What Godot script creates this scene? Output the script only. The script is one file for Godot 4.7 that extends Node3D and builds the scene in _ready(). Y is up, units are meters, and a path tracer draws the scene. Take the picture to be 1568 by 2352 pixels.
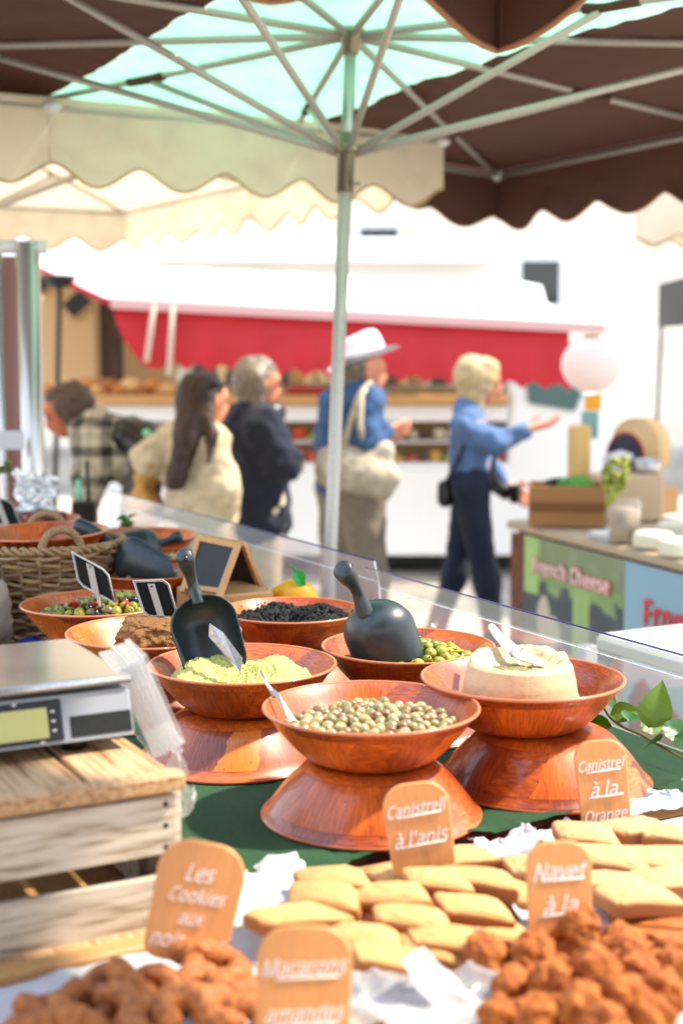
extends Node3D
# A market stall: bowls of olives under a big parasol, shoppers and a food truck behind.
const FP := 3267.0          # focal length in the pixels of a 1568 x 2352 picture (a 50 mm lens)
const PITCH := 0.1134464    # camera looks 6.5 degrees down
var cs := cos(PITCH)
var sn := sin(PITCH)
const EYE := Vector3(0, 1.65, 0)
const SBX := Vector3(0.8829, 0, -0.4695)   # across the stall, towards the customers
const SNZ := Vector3(0.4695, 0, 0.8829)    # along the stall, towards the camera
var stall_basis := Basis(SBX, Vector3.UP, SNZ)
var rng := RandomNumberGenerator.new()
var M := {}
var taken := {}

# ---- from picture points to places
func ray(px: float, py: float) -> Vector3:
	var x := (px - 784.0) / FP
	var u := (1176.0 - py) / FP
	return Vector3(x, u * cs - sn, -(cs + u * sn))
func on_y(px: float, py: float, h: float) -> Vector3:
	var r := ray(px, py)
	return EYE + r * ((h - EYE.y) / r.y)
func at_z(px: float, py: float, z: float) -> Vector3:
	var r := ray(px, py)
	return EYE + r * (z / -r.z)
func S(b: float, y: float, n: float) -> Vector3:
	return Vector3(0, y, -2.0) + SBX * b + SNZ * n

# ---- naming and parts
func numbered(n: String) -> String:
	if not taken.has(n):
		taken[n] = 0
		return n
	taken[n] += 1
	return "%s_%03d" % [n, taken[n]]
func tag(o: Node3D, label: String, category: String, group := "") -> Node3D:
	o.set_meta("label", label)
	o.set_meta("category", category)
	if group != "":
		o.set_meta("group", group)
	return o
func thing(called: String, label: String, category: String, xf := Transform3D(), group := "") -> Node3D:
	var o := Node3D.new()
	o.name = numbered(called)
	add_child(o)
	o.transform = xf
	tag(o, label, category, group)
	return o
func mi(called: String, mesh: Mesh, mat: Material, xf := Transform3D()) -> MeshInstance3D:
	var o := MeshInstance3D.new()
	o.name = called
	o.mesh = mesh
	o.material_override = mat
	o.transform = xf
	return o
func part(parent: Node3D, called: String, mesh: Mesh, mat: Material, xf := Transform3D()) -> MeshInstance3D:
	var o := mi(called, mesh, mat, xf)
	parent.add_child(o, true)
	return o
func single(called: String, label: String, category: String, mesh: Mesh, mat: Material, xf := Transform3D(), group := "") -> MeshInstance3D:
	var o := mi(numbered(called), mesh, mat, xf)
	add_child(o)
	tag(o, label, category, group)
	return o
func struct(called: String, mesh: Mesh, mat: Material, xf := Transform3D()) -> MeshInstance3D:
	var o := mi(numbered(called), mesh, mat, xf)
	add_child(o)
	o.set_meta("kind", "structure")
	return o
func copy_of(o: Node3D, called: String, xf: Transform3D, label := "", group := "") -> Node3D:
	var c: Node3D = o.duplicate()
	c.name = numbered(called)
	add_child(c)
	c.transform = xf
	if label != "":
		c.set_meta("label", label)
	if group != "":
		c.set_meta("group", group)
	return c
func T(p: Vector3, yaw := 0.0) -> Transform3D:
	return Transform3D(Basis(Vector3.UP, yaw), p)
func TB(b: Basis, p: Vector3) -> Transform3D:
	return Transform3D(b, p)

# ---- meshes
func finish(v: PackedVector3Array, uv: PackedVector2Array, idx: PackedInt32Array) -> ArrayMesh:
	var a := []
	a.resize(Mesh.ARRAY_MAX)
	a[Mesh.ARRAY_VERTEX] = v
	a[Mesh.ARRAY_TEX_UV] = uv
	a[Mesh.ARRAY_INDEX] = idx
	var st := SurfaceTool.new()
	st.create_from_arrays(a)
	st.generate_normals()
	return st.commit()
func flat_mesh(tris: PackedVector3Array) -> ArrayMesh:
	var nrm := PackedVector3Array()
	var uv := PackedVector2Array()
	nrm.resize(tris.size())
	uv.resize(tris.size())
	for i in range(0, tris.size(), 3):
		var n := (tris[i + 2] - tris[i]).cross(tris[i + 1] - tris[i]).normalized()
		for k in 3:
			nrm[i + k] = n
			uv[i + k] = Vector2(tris[i + k].x, tris[i + k].y)
	var a := []
	a.resize(Mesh.ARRAY_MAX)
	a[Mesh.ARRAY_VERTEX] = tris
	a[Mesh.ARRAY_NORMAL] = nrm
	a[Mesh.ARRAY_TEX_UV] = uv
	var m := ArrayMesh.new()
	m.add_surface_from_arrays(Mesh.PRIMITIVE_TRIANGLES, a)
	return m
func grid(nu: int, nv: int, f: Callable) -> ArrayMesh:
	var v := PackedVector3Array()
	var uv := PackedVector2Array()
	var idx := PackedInt32Array()
	for j in nv + 1:
		for i in nu + 1:
			v.append(f.call(float(i) / nu, float(j) / nv))
			uv.append(Vector2(float(i) / nu, float(j) / nv))
	for j in nv:
		for i in nu:
			var p := j * (nu + 1) + i
			idx.append_array([p, p + nu + 1, p + 1, p + 1, p + nu + 1, p + nu + 2])
	return finish(v, uv, idx)
func lathe(prof: Array, seg := 48) -> ArrayMesh:
	var n := prof.size() - 1
	return grid(seg, n, func(u, w):
		var p: Vector2 = prof[int(round(w * n))]
		var a: float = -u * TAU
		return Vector3(cos(a) * p.x, p.y, sin(a) * p.x))
func smooth_prof(pts: Array, steps := 4) -> Array:
	var out := []
	for i in pts.size() - 1:
		var a: Vector2 = pts[max(i - 1, 0)]
		var b: Vector2 = pts[i]
		var c: Vector2 = pts[i + 1]
		var d: Vector2 = pts[min(i + 2, pts.size() - 1)]
		for k in steps:
			out.append(b.cubic_interpolate(c, a, d, float(k) / steps))
	out.append(pts[-1])
	return out
func smooth_path(pts: Array, steps := 5) -> Array:
	var out := []
	for i in pts.size() - 1:
		var a: Vector3 = pts[max(i - 1, 0)]
		var b: Vector3 = pts[i]
		var c: Vector3 = pts[i + 1]
		var d: Vector3 = pts[min(i + 2, pts.size() - 1)]
		for k in steps:
			out.append(b.cubic_interpolate(c, a, d, float(k) / steps))
	out.append(pts[-1])
	return out
func tube(path: Array, r0: float, r1 := -1.0, seg := 8, rf = null) -> ArrayMesh:
	if r1 < 0.0:
		r1 = r0
	var v := PackedVector3Array()
	var uv := PackedVector2Array()
	var idx := PackedInt32Array()
	var n := path.size()
	var side := Vector3.ZERO
	for i in range(-1, n + 1):
		var k: int = clampi(i, 0, n - 1)
		var d: Vector3 = (path[min(k + 1, n - 1)] - path[max(k - 1, 0)]).normalized()
		if side == Vector3.ZERO:
			side = d.cross(Vector3.UP if absf(d.y) < 0.9 else Vector3.RIGHT).normalized()
		side = (side - d * side.dot(d)).normalized()
		var up := d.cross(side)
		var r: float = lerpf(r0, r1, float(k) / (n - 1))
		if rf != null:
			r *= rf.call(float(k) / (n - 1))
		if i != k:
			r = 0.0
		for j in seg + 1:
			var a := TAU * j / seg
			v.append(path[k] + (side * cos(a) + up * sin(a)) * r)
			uv.append(Vector2(float(j) / seg, float(k) / (n - 1)))
	for i in n + 1:
		for j in seg:
			var p := i * (seg + 1) + j
			idx.append_array([p, p + 1, p + seg + 1, p + 1, p + seg + 2, p + seg + 1])
	return finish(v, uv, idx)
func rod(a: Vector3, b: Vector3, r0: float, r1 := -1.0, seg := 10) -> ArrayMesh:
	return tube([a, a.lerp(b, 0.5), b], r0, r1, seg)
func rbox(size: Vector3, bev := 0.003) -> ArrayMesh:
	var h := size / 2.0
	bev = minf(bev, minf(h.x, minf(h.y, h.z)) * 0.9)
	var t := PackedVector3Array()
	var q := func(a, b, c, d):
		var m: Vector3 = (a + b + c + d) / 4.0
		if (b - a).cross(c - a).dot(m) > 0.0:
			t.append_array([a, c, b, a, d, c])
		else:
			t.append_array([a, b, c, a, c, d])
	var P := func(s: Vector3, ax: int):   # corner s, on the face of axis ax
		var o := Vector3(h.x - bev, h.y - bev, h.z - bev)
		o[ax] = h[ax]
		return o * s
	for ax in 3:
		var u := (ax + 1) % 3
		var w := (ax + 2) % 3
		for s in [-1.0, 1.0]:
			var c := []
			for k in [[-1, -1], [1, -1], [1, 1], [-1, 1]]:
				var sg := Vector3.ZERO
				sg[ax] = s
				sg[u] = k[0]
				sg[w] = k[1]
				c.append(P.call(sg, ax))
			q.call(c[0], c[1], c[2], c[3])
		for s1 in [-1.0, 1.0]:
			for s2 in [-1.0, 1.0]:
				var lo := Vector3.ZERO
				lo[u] = s1
				lo[w] = s2
				var hi := lo
				lo[ax] = -1
				hi[ax] = 1
				q.call(P.call(lo, u), P.call(hi, u), P.call(hi, w), P.call(lo, w))
	for sx in [-1.0, 1.0]:
		for sy in [-1.0, 1.0]:
			for sz in [-1.0, 1.0]:
				var s := Vector3(sx, sy, sz)
				var a: Vector3 = P.call(s, 0)
				var b: Vector3 = P.call(s, 1)
				var c: Vector3 = P.call(s, 2)
				if (b - a).cross(c - a).dot(s) > 0.0:
					t.append_array([a, c, b])
				else:
					t.append_array([a, b, c])
	return flat_mesh(t)
func prism(poly: PackedVector2Array, depth: float, bev := 0.0) -> ArrayMesh:
	# outline in x, y; thickness along z, centred
	if Geometry2D.is_polygon_clockwise(poly):
		poly.reverse()
	var inner := poly
	if bev > 0.0:
		var o := Geometry2D.offset_polygon(poly, -bev, Geometry2D.JOIN_MITER)
		if o.size() == 1 and o[0].size() == poly.size():
			inner = o[0]
			if Geometry2D.is_polygon_clockwise(inner):
				inner.reverse()
			var best := 0
			for i in inner.size():
				if inner[i].distance_to(poly[0]) < inner[best].distance_to(poly[0]):
					best = i
			var sh := PackedVector2Array()
			for i in inner.size():
				sh.append(inner[(i + best) % inner.size()])
			inner = sh
		else:
			bev = 0.0
	var t := PackedVector3Array()
	var tr := Geometry2D.triangulate_polygon(inner)
	var h := depth / 2.0
	for i in range(0, tr.size(), 3):
		var a := inner[tr[i]]
		var b := inner[tr[i + 1]]
		var c := inner[tr[i + 2]]
		if (b - a).cross(c - a) > 0.0:
			var x := b
			b = c
			c = x
		t.append_array([Vector3(a.x, a.y, h), Vector3(b.x, b.y, h), Vector3(c.x, c.y, h)])
		t.append_array([Vector3(a.x, a.y, -h), Vector3(c.x, c.y, -h), Vector3(b.x, b.y, -h)])
	var n := poly.size()
	var ring := func(p: PackedVector2Array, i: int, z: float): return Vector3(p[i % n].x, p[i % n].y, z)
	for i in n:
		var rows := [[inner, h], [poly, h - bev], [poly, -h + bev], [inner, -h]] if bev > 0.0 else [[poly, h], [poly, -h]]
		for k in rows.size() - 1:
			var a: Vector3 = ring.call(rows[k][0], i, rows[k][1])
			var b: Vector3 = ring.call(rows[k][0], i + 1, rows[k][1])
			var c: Vector3 = ring.call(rows[k + 1][0], i + 1, rows[k + 1][1])
			var d: Vector3 = ring.call(rows[k + 1][0], i, rows[k + 1][1])
			t.append_array([a, b, c, a, c, d])
	return flat_mesh(t)
func join(list: Array) -> ArrayMesh:
	var st := SurfaceTool.new()
	for it in list:
		st.append_from(it[0], 0, it[1])
	return st.commit()
func blob(r: Vector3, amp: float, freq: float, sd: int, nu := 18, nv := 12) -> ArrayMesh:
	var nz := FastNoiseLite.new()
	nz.seed = sd
	nz.frequency = freq
	return grid(nu, nv, func(u, w):
		var a: float = -u * TAU
		var b: float = (w - 0.5) * PI
		var d := Vector3(cos(a) * cos(b), -sin(b), sin(a) * cos(b))
		if w < 0.001 or w > 0.999:
			d = Vector3(0, -signf(w - 0.5), 0)
		return d * r * (1.0 + amp * nz.get_noise_3dv(d)))
# Surface nets over tapered capsules joined with a smooth minimum. Bones: [a, b, ra, rb]
func nets(bones: Array, cell: float, k := 0.04, bump := 0.0, bfreq := 8.0) -> ArrayMesh:
	var lo := Vector3.INF
	var hi := -Vector3.INF
	for b in bones:
		var r: float = maxf(b[2], b[3]) + 2.5 * cell
		lo = lo.min(b[0] - Vector3.ONE * r).min(b[1] - Vector3.ONE * r)
		hi = hi.max(b[0] + Vector3.ONE * r).max(b[1] + Vector3.ONE * r)
	var nx := int((hi.x - lo.x) / cell) + 2
	var ny := int((hi.y - lo.y) / cell) + 2
	var nz := int((hi.z - lo.z) / cell) + 2
	var f := PackedFloat32Array()
	f.resize(nx * ny * nz)
	f.fill(9.0)
	for b in bones:
		var A: Vector3 = b[0]
		var ab: Vector3 = b[1] - A
		var l2: float = maxf(ab.length_squared(), 1e-9)
		var ra: float = b[2]
		var dr: float = b[3] - ra
		var r: float = maxf(b[2], b[3]) + k + 2.0 * cell
		var l: Vector3 = (A.min(b[1]) - Vector3.ONE * r - lo) / cell
		var h: Vector3 = (A.max(b[1]) + Vector3.ONE * r - lo) / cell
		for z in range(maxi(int(l.z), 0), mini(int(h.z) + 2, nz)):
			for y in range(maxi(int(l.y), 0), mini(int(h.y) + 2, ny)):
				var row := (z * ny + y) * nx
				for x in range(maxi(int(l.x), 0), mini(int(h.x) + 2, nx)):
					var q := Vector3(lo.x + x * cell - A.x, lo.y + y * cell - A.y, lo.z + z * cell - A.z)
					var t := clampf(q.dot(ab) / l2, 0.0, 1.0)
					var d := (q - ab * t).length() - ra - dr * t
					var o := f[row + x]
					var m := maxf(k - absf(o - d), 0.0) / k
					f[row + x] = minf(o, d) - m * m * k * 0.25
	if bump > 0.0:
		var noise := FastNoiseLite.new()
		noise.seed = 5
		noise.frequency = bfreq
		for z in nz:
			for y in ny:
				for x in nx:
					var i := (z * ny + y) * nx + x
					if absf(f[i]) < 0.06:
						f[i] += bump * noise.get_noise_3d(lo.x + x * cell, lo.y + y * cell, lo.z + z * cell)
	var v := PackedVector3Array()
	var uv := PackedVector2Array()
	var idx := PackedInt32Array()
	var at := PackedInt32Array()
	at.resize(f.size())
	at.fill(-1)
	var offs := [0, 1, nx, nx + 1, nx * ny, nx * ny + 1, nx * ny + nx, nx * ny + nx + 1]
	var edges := [[0, 1], [2, 3], [4, 5], [6, 7], [0, 2], [1, 3], [4, 6], [5, 7], [0, 4], [1, 5], [2, 6], [3, 7]]
	var cn := [Vector3(0, 0, 0), Vector3(1, 0, 0), Vector3(0, 1, 0), Vector3(1, 1, 0), Vector3(0, 0, 1), Vector3(1, 0, 1), Vector3(0, 1, 1), Vector3(1, 1, 1)]
	for z in nz - 1:
		for y in ny - 1:
			for x in nx - 1:
				var i := (z * ny + y) * nx + x
				if absf(f[i]) > 4.0 * cell:
					continue
				var neg := 0
				for o in offs:
					if f[i + o] < 0.0:
						neg += 1
				if neg == 0 or neg == 8:
					continue
				var p := Vector3.ZERO
				var c := 0
				for e in edges:
					var fa := f[i + offs[e[0]]]
					var fb := f[i + offs[e[1]]]
					if (fa < 0.0) != (fb < 0.0):
						p += cn[e[0]].lerp(cn[e[1]], fa / (fa - fb))
						c += 1
				at[i] = v.size()
				v.append(lo + (Vector3(x, y, z) + p / c) * cell)
				uv.append(Vector2.ZERO)
	var st := [1, nx, nx * ny]
	for z in range(1, nz - 1):
		for y in range(1, ny - 1):
			for x in range(1, nx - 1):
				var i := (z * ny + y) * nx + x
				var a := f[i]
				if absf(a) > 3.0 * cell:
					continue
				for ax in 3:
					var b := f[i + st[ax]]
					if (a < 0.0) == (b < 0.0):
						continue
					var u: int = st[(ax + 1) % 3]
					var w: int = st[(ax + 2) % 3]
					var q0 := at[i]
					var q1 := at[i - u]
					var q2 := at[i - u - w]
					var q3 := at[i - w]
					if q0 < 0 or q1 < 0 or q2 < 0 or q3 < 0:
						continue
					if a < 0.0:
						idx.append_array([q0, q2, q1, q0, q3, q2])
					else:
						idx.append_array([q0, q1, q2, q0, q2, q3])
	return finish(v, uv, idx)

# ---- materials
func mat(key: String, col: Color, rough := 0.6, o := {}) -> StandardMaterial3D:
	if M.has(key):
		return M[key]
	var m := StandardMaterial3D.new()
	m.resource_name = key
	m.albedo_color = col
	m.roughness = rough
	if o.has("metal"):
		m.metallic = o.metal
	if o.has("spec"):
		m.metallic_specular = o.spec
	if o.has("tex"):
		m.albedo_texture = o.tex
	if o.has("scale"):
		m.uv1_triplanar = true
		m.uv1_scale = o.scale
	if o.has("world"):
		m.uv1_world_triplanar = true
	if o.has("uvs"):
		m.uv1_scale = o.uvs
	if o.has("bump"):
		m.heightmap_enabled = true
		m.heightmap_texture = o.bump
		m.heightmap_scale = o.get("depth", 0.1)
	if o.has("coat"):
		m.clearcoat_enabled = true
		m.clearcoat = o.coat
		m.clearcoat_roughness = o.get("coat_rough", 0.1)
	if o.has("back"):
		m.backlight_enabled = true
		m.backlight = o.back
	if o.has("sss"):
		m.subsurf_scatter_enabled = true
		m.subsurf_scatter_strength = o.sss
	if o.has("rim"):
		m.rim_enabled = true
		m.rim = o.rim
	if o.has("rtex"):
		m.roughness_texture = o.rtex
	if o.has("alpha"):
		m.transparency = BaseMaterial3D.TRANSPARENCY_ALPHA
		m.albedo_color.a = o.alpha
	if o.has("emit"):
		m.emission_enabled = true
		m.emission = o.emit
		m.emission_energy_multiplier = o.get("energy", 1.0)
	M[key] = m
	return m
func ntex(sd: int, freq: float, c: Array, oct := 4, size := 512, kind := FastNoiseLite.TYPE_SIMPLEX_SMOOTH) -> NoiseTexture2D:
	var n := FastNoiseLite.new()
	n.seed = sd
	n.frequency = freq
	n.noise_type = kind
	n.fractal_octaves = oct
	var t := NoiseTexture2D.new()
	t.width = size
	t.height = size
	t.seamless = true
	t.noise = n
	var g := Gradient.new()
	g.offsets = PackedFloat32Array()
	var cols := PackedColorArray()
	var offs := PackedFloat32Array()
	for i in c.size():
		cols.append(c[i])
		offs.append(float(i) / (c.size() - 1))
	g.offsets = offs
	g.colors = cols
	t.color_ramp = g
	return t
func img_tex(w: int, h: int, f: Callable) -> ImageTexture:
	var im := Image.create(w, h, false, Image.FORMAT_RGB8)
	for y in h:
		for x in w:
			im.set_pixel(x, y, f.call(float(x) / w, float(y) / h))
	return ImageTexture.create_from_image(im)
func g3(v: float) -> Color:
	return Color(v, v, v)
func hsh(a: int, b: int, c := 0) -> float:
	var n := a * 374761393 + b * 668265263 + c * 2147483
	n = (n ^ (n >> 13)) * 1274126177
	return float((n ^ (n >> 16)) & 0xFFFF) / 65535.0
func ell(x: float, y: float, cx: float, cy: float, rx: float, ry: float) -> bool:
	return ((x - cx) / rx) ** 2 + ((y - cy) / ry) ** 2 < 1.0

func _ready() -> void:
	rng.seed = 11
	camera_and_light()
	materials()
	ground_and_buildings()
	parasols()
	truck()
	cheese_stall()
	people()
	stall_table()
	bowls_and_food()
	stall_tools()
	crate_and_scale()
	biscuits()
	small_details()

func camera_and_light() -> void:
	var cam := Camera3D.new()
	cam.name = "camera"
	cam.near = 0.05
	cam.far = 200.0
	cam.position = EYE
	cam.rotation = Vector3(-PITCH, 0, 0)
	cam.fov = 39.6
	var at := CameraAttributesPhysical.new()
	at.frustum_focal_length = 33.34
	at.frustum_focus_distance = 2.4
	at.frustum_near = 0.05
	at.frustum_far = 200.0
	at.exposure_aperture = 1.85
	cam.attributes = at
	add_child(cam)
	cam.current = true
	var env := Environment.new()
	env.background_mode = Environment.BG_SKY
	var sky := Sky.new()
	var ps := ProceduralSkyMaterial.new()
	ps.sky_top_color = Color(0.64, 0.71, 0.82)
	ps.sky_horizon_color = Color(0.94, 0.93, 0.90)
	ps.sky_curve = 0.18
	ps.ground_horizon_color = Color(0.75, 0.73, 0.7)
	ps.ground_bottom_color = Color(0.5, 0.48, 0.45)
	ps.sun_angle_max = 8.0
	sky.sky_material = ps
	env.sky = sky
	env.background_energy_multiplier = 1.45
	env.tonemap_mode = Environment.TONE_MAPPER_LINEAR
	env.tonemap_exposure = 3.0
	env.sdfgi_enabled = true
	env.ssao_enabled = true
	env.ssil_enabled = true
	var we := WorldEnvironment.new()
	we.name = "environment"
	we.environment = env
	add_child(we)
	var sun := DirectionalLight3D.new()
	sun.name = "sun"
	sun.light_energy = 1.05
	sun.light_color = Color(1.0, 0.95, 0.86)
	sun.light_angular_distance = 2.5
	sun.shadow_enabled = true
	add_child(sun)
	sun.look_at_from_position(Vector3(0.72, 1.0, -0.12), Vector3.ZERO)

func materials() -> void:
	var grain := ntex(3, 0.02, [g3(0.62), g3(0.85), g3(1.0), g3(0.78)], 5)
	var fine := ntex(9, 0.12, [g3(0.8), g3(1.0)], 3)
	var blot := ntex(21, 0.012, [g3(0.72), g3(0.9), g3(1.0)], 5)
	var weave := img_tex(64, 64, func(x, y):
		var a: float = 0.5 + 0.5 * sin(x * TAU * 8.0)
		var b: float = 0.5 + 0.5 * sin(y * TAU * 8.0)
		var over: bool = (int(x * 16) + int(y * 16)) % 2 == 0
		return g3(lerpf(0.55, 1.0, a if over else b)))
	M["grain"] = grain
	M["fine"] = fine
	M["blot"] = blot
	M["weave"] = weave
	# veneer strips pressed into a bowl
	var vn := FastNoiseLite.new()
	vn.seed = 4
	vn.frequency = 1.0
	vn.fractal_octaves = 4
	for kind in 2:
		var key: String = ["veneer", "veneer_b"][kind]
		M[key + "_tex"] = img_tex(1024, 320, func(u, w):
			var row := int(w * 5.0)
			var a: float = u * 13.0 + w * (3.2 if row % 2 == 0 else -2.4) + hsh(row, kind, 5) + 0.12 * vn.get_noise_2d(u * 9.0, w * 9.0)
			var ca := posmod(int(floor(a)), 13)
			var h := hsh(ca, row, kind)
			var h2 := hsh(ca, row, kind + 7)
			var g := vn.get_noise_2d(u * 260.0 + h * 50.0, w * 7.0 + h2 * 9.0) if h2 > 0.45 else vn.get_noise_2d(u * 34.0 + h * 30.0, w * 60.0)
			var t := 0.62 * h + 0.20 + 0.42 * g + 0.25 * vn.get_noise_2d(u * 8.0, w * 3.0)
			var c := Color(0.44, 0.145, 0.022).lerp(Color(0.91, 0.45, 0.11), clampf(t, 0.0, 1.0))
			if h > 0.9:
				c = c.lerp(Color(0.92, 0.56, 0.20), 0.5)
			var spot := vn.get_noise_2d(u * 60.0 + 77.0, w * 18.0)
			if spot > 0.56:
				c = c.darkened(clampf((spot - 0.56) * 9.0, 0.0, 0.75))
			var e: float = a - floor(a)
			var er: float = w * 5.0 - row
			if e < 0.018 or er < 0.02:
				c = c.darkened(0.16)
			return c)
		mat(key, Color.WHITE, 0.42, {"tex": M[key + "_tex"], "coat": 0.4, "coat_rough": 0.08})
	mat("rim_wood", Color(0.80, 0.45, 0.27), 0.4, {"tex": fine, "scale": Vector3(9, 9, 9), "coat": 0.5})
	# cloth
	mat("brown_canvas", Color(0.34, 0.21, 0.155), 0.85, {"tex": fine, "scale": Vector3(6, 6, 6), "back": Color(0.30, 0.18, 0.12), "bump": weave, "depth": 0.03})
	mat("mint_canvas", Color(0.74, 0.90, 0.82), 0.8, {"tex": ntex(33, 0.008, [g3(0.86), g3(0.97), g3(1.0)], 3), "scale": Vector3(1.2, 1.2, 1.2), "back": Color(0.80, 0.94, 0.87)})
	mat("cream_canvas", Color(0.91, 0.86, 0.78), 0.85, {"tex": ntex(34, 0.006, [g3(0.93), g3(0.98), g3(1.0)], 4), "scale": Vector3(1.5, 1.5, 1.5), "back": Color(0.86, 0.83, 0.77), "bump": weave, "depth": 0.02})
	mat("white_canvas", Color(0.88, 0.88, 0.86), 0.8, {"back": Color(0.62, 0.62, 0.60)})
	mat("piping", Color(0.60, 0.42, 0.30), 0.8)
	mat("cream_hem", Color(0.70, 0.58, 0.42), 0.85)
	mat("red_canvas", Color(0.76, 0.16, 0.20), 0.6, {"tex": ntex(35, 0.01, [g3(0.9), g3(0.97), g3(1.0)], 3), "scale": Vector3(0.5, 0.5, 0.5), "back": Color(0.85, 0.3, 0.3)})
	mat("felt", Color(0.06, 0.29, 0.12), 1.0, {"tex": ntex(36, 0.05, [g3(0.55), g3(0.85), g3(1.0)], 5), "scale": Vector3(5, 5, 5), "rim": 0.5, "bump": ntex(37, 0.3, [g3(0), g3(1)], 3), "depth": 0.15})
	mat("red_cloth", Color(0.72, 0.04, 0.05), 0.8)
	# metal and plastic
	mat("alu", Color(0.76, 0.73, 0.69), 0.4, {"metal": 0.2, "tex": fine, "scale": Vector3(2, 2, 2)})
	mat("steel", Color(0.82, 0.81, 0.79), 0.24, {"metal": 0.6, "tex": fine, "scale": Vector3(3, 30, 3)})
	mat("zinc", Color(0.62, 0.58, 0.5), 0.4, {"metal": 0.9})
	mat("dark_steel", Color(0.16, 0.16, 0.16), 0.45, {"metal": 0.5})
	mat("grey_plastic", Color(0.165, 0.215, 0.23), 0.38, {"tex": blot, "scale": Vector3(9, 9, 9)})
	mat("black_plastic", Color(0.035, 0.033, 0.033), 0.3)
	mat("tag_black", Color(0.028, 0.02, 0.018), 0.5, {"spec": 0.22})
	mat("clip_grey", Color(0.60, 0.57, 0.53), 0.5)
	mat("white_line", Color(0.85, 0.83, 0.8), 0.6)
	mat("white_plastic", Color(0.88, 0.88, 0.87), 0.35)
	mat("blue_plastic", Color(0.20, 0.20, 0.55), 0.35)
	mat("acrylic", Color(0.93, 0.95, 0.97), 0.05, {"alpha": 0.16})
	mat("acrylic_edge", Color(0.16, 0.18, 0.42), 0.2)
	mat("clear_plastic", Color(0.90, 0.92, 0.94), 0.10, {"alpha": 0.09})
	mat("bag_plastic", Color(0.93, 0.94, 0.95), 0.2, {"alpha": 0.28})
	mat("glass", Color(0.9, 0.95, 0.95), 0.02, {"alpha": 0.06})
	mat("scratch", Color(0.92, 0.93, 0.95), 0.6)
	mat("wood_light", Color(0.80, 0.60, 0.37), 0.55, {"tex": fine, "scale": Vector3(1.5, 6, 6)})
	mat("sign_wood", Color(0.85, 0.58, 0.34), 0.5, {"tex": ntex(39, 0.02, [g3(0.8), g3(0.96), g3(1.0), g3(0.9)], 5), "scale": Vector3(9, 0.8, 9)})
	mat("crate_wood", Color(0.79, 0.77, 0.73), 0.85, {"tex": ntex(40, 0.035, [Color(0.55, 0.47, 0.4), Color(0.9, 0.86, 0.8), Color(1, 0.98, 0.95), Color(0.96, 0.93, 0.89)], 6), "scale": Vector3(0.5, 4.5, 4.5), "bump": grain, "depth": 0.2})
	mat("crate_top", Color(0.74, 0.64, 0.52), 0.75, {"tex": ntex(41, 0.03, [Color(0.52, 0.40, 0.3), Color(0.88, 0.78, 0.66), Color(1, 0.95, 0.88), Color(0.95, 0.88, 0.78)], 6), "scale": Vector3(6, 6, 0.3), "bump": grain, "depth": 0.2})
	mat("dark_wood", Color(0.30, 0.19, 0.12), 0.7, {"tex": grain, "scale": Vector3(4, 4, 4)})
	mat("wicker", Color(0.70, 0.55, 0.37), 0.6, {"tex": ntex(42, 0.02, [g3(0.45), g3(0.8), g3(1.0)], 4), "scale": Vector3(16, 40, 16)})
	mat("wicker_dark", Color(0.52, 0.40, 0.27), 0.7, {"tex": grain, "scale": Vector3(16, 40, 16)})
	mat("chalkboard", Color(0.045, 0.05, 0.045), 0.55, {"tex": blot, "scale": Vector3(6, 6, 6)})
	mat("board_back", Color(0.19, 0.11, 0.055), 0.7, {"tex": fine, "scale": Vector3(5, 5, 5)})
	mat("cardboard", Color(0.66, 0.47, 0.28), 0.9, {"tex": fine, "scale": Vector3(5, 5, 5)})
	mat("paper", Color(0.78, 0.78, 0.79), 0.8, {"back": Color(0.6, 0.6, 0.62)})
	# setting
	mat("pavement", Color(0.74, 0.71, 0.66), 0.9, {"tex": ntex(43, 0.01, [g3(0.75), g3(0.92), g3(1.0)], 5), "scale": Vector3(0.4, 0.4, 0.4), "world": true})
	mat("plaster", Color(0.92, 0.88, 0.80), 0.9, {"tex": ntex(44, 0.008, [g3(0.88), g3(0.97), g3(1.0)], 5), "scale": Vector3(0.3, 0.3, 0.3)})
	mat("window_dark", Color(0.05, 0.07, 0.08), 0.08)
	mat("white_paint", Color(0.86, 0.86, 0.85), 0.3)
	mat("van_white", Color(0.88, 0.89, 0.89), 0.25, {"coat": 0.5})
	mat("panel_cream", Color(0.84, 0.68, 0.47), 0.7, {"tex": fine, "scale": Vector3(1, 6, 1)})
	mat("skin", Color(0.80, 0.53, 0.41), 0.55, {"sss": 0.15})
	mat("skin_tan", Color(0.70, 0.38, 0.26), 0.55, {"sss": 0.15})

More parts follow.
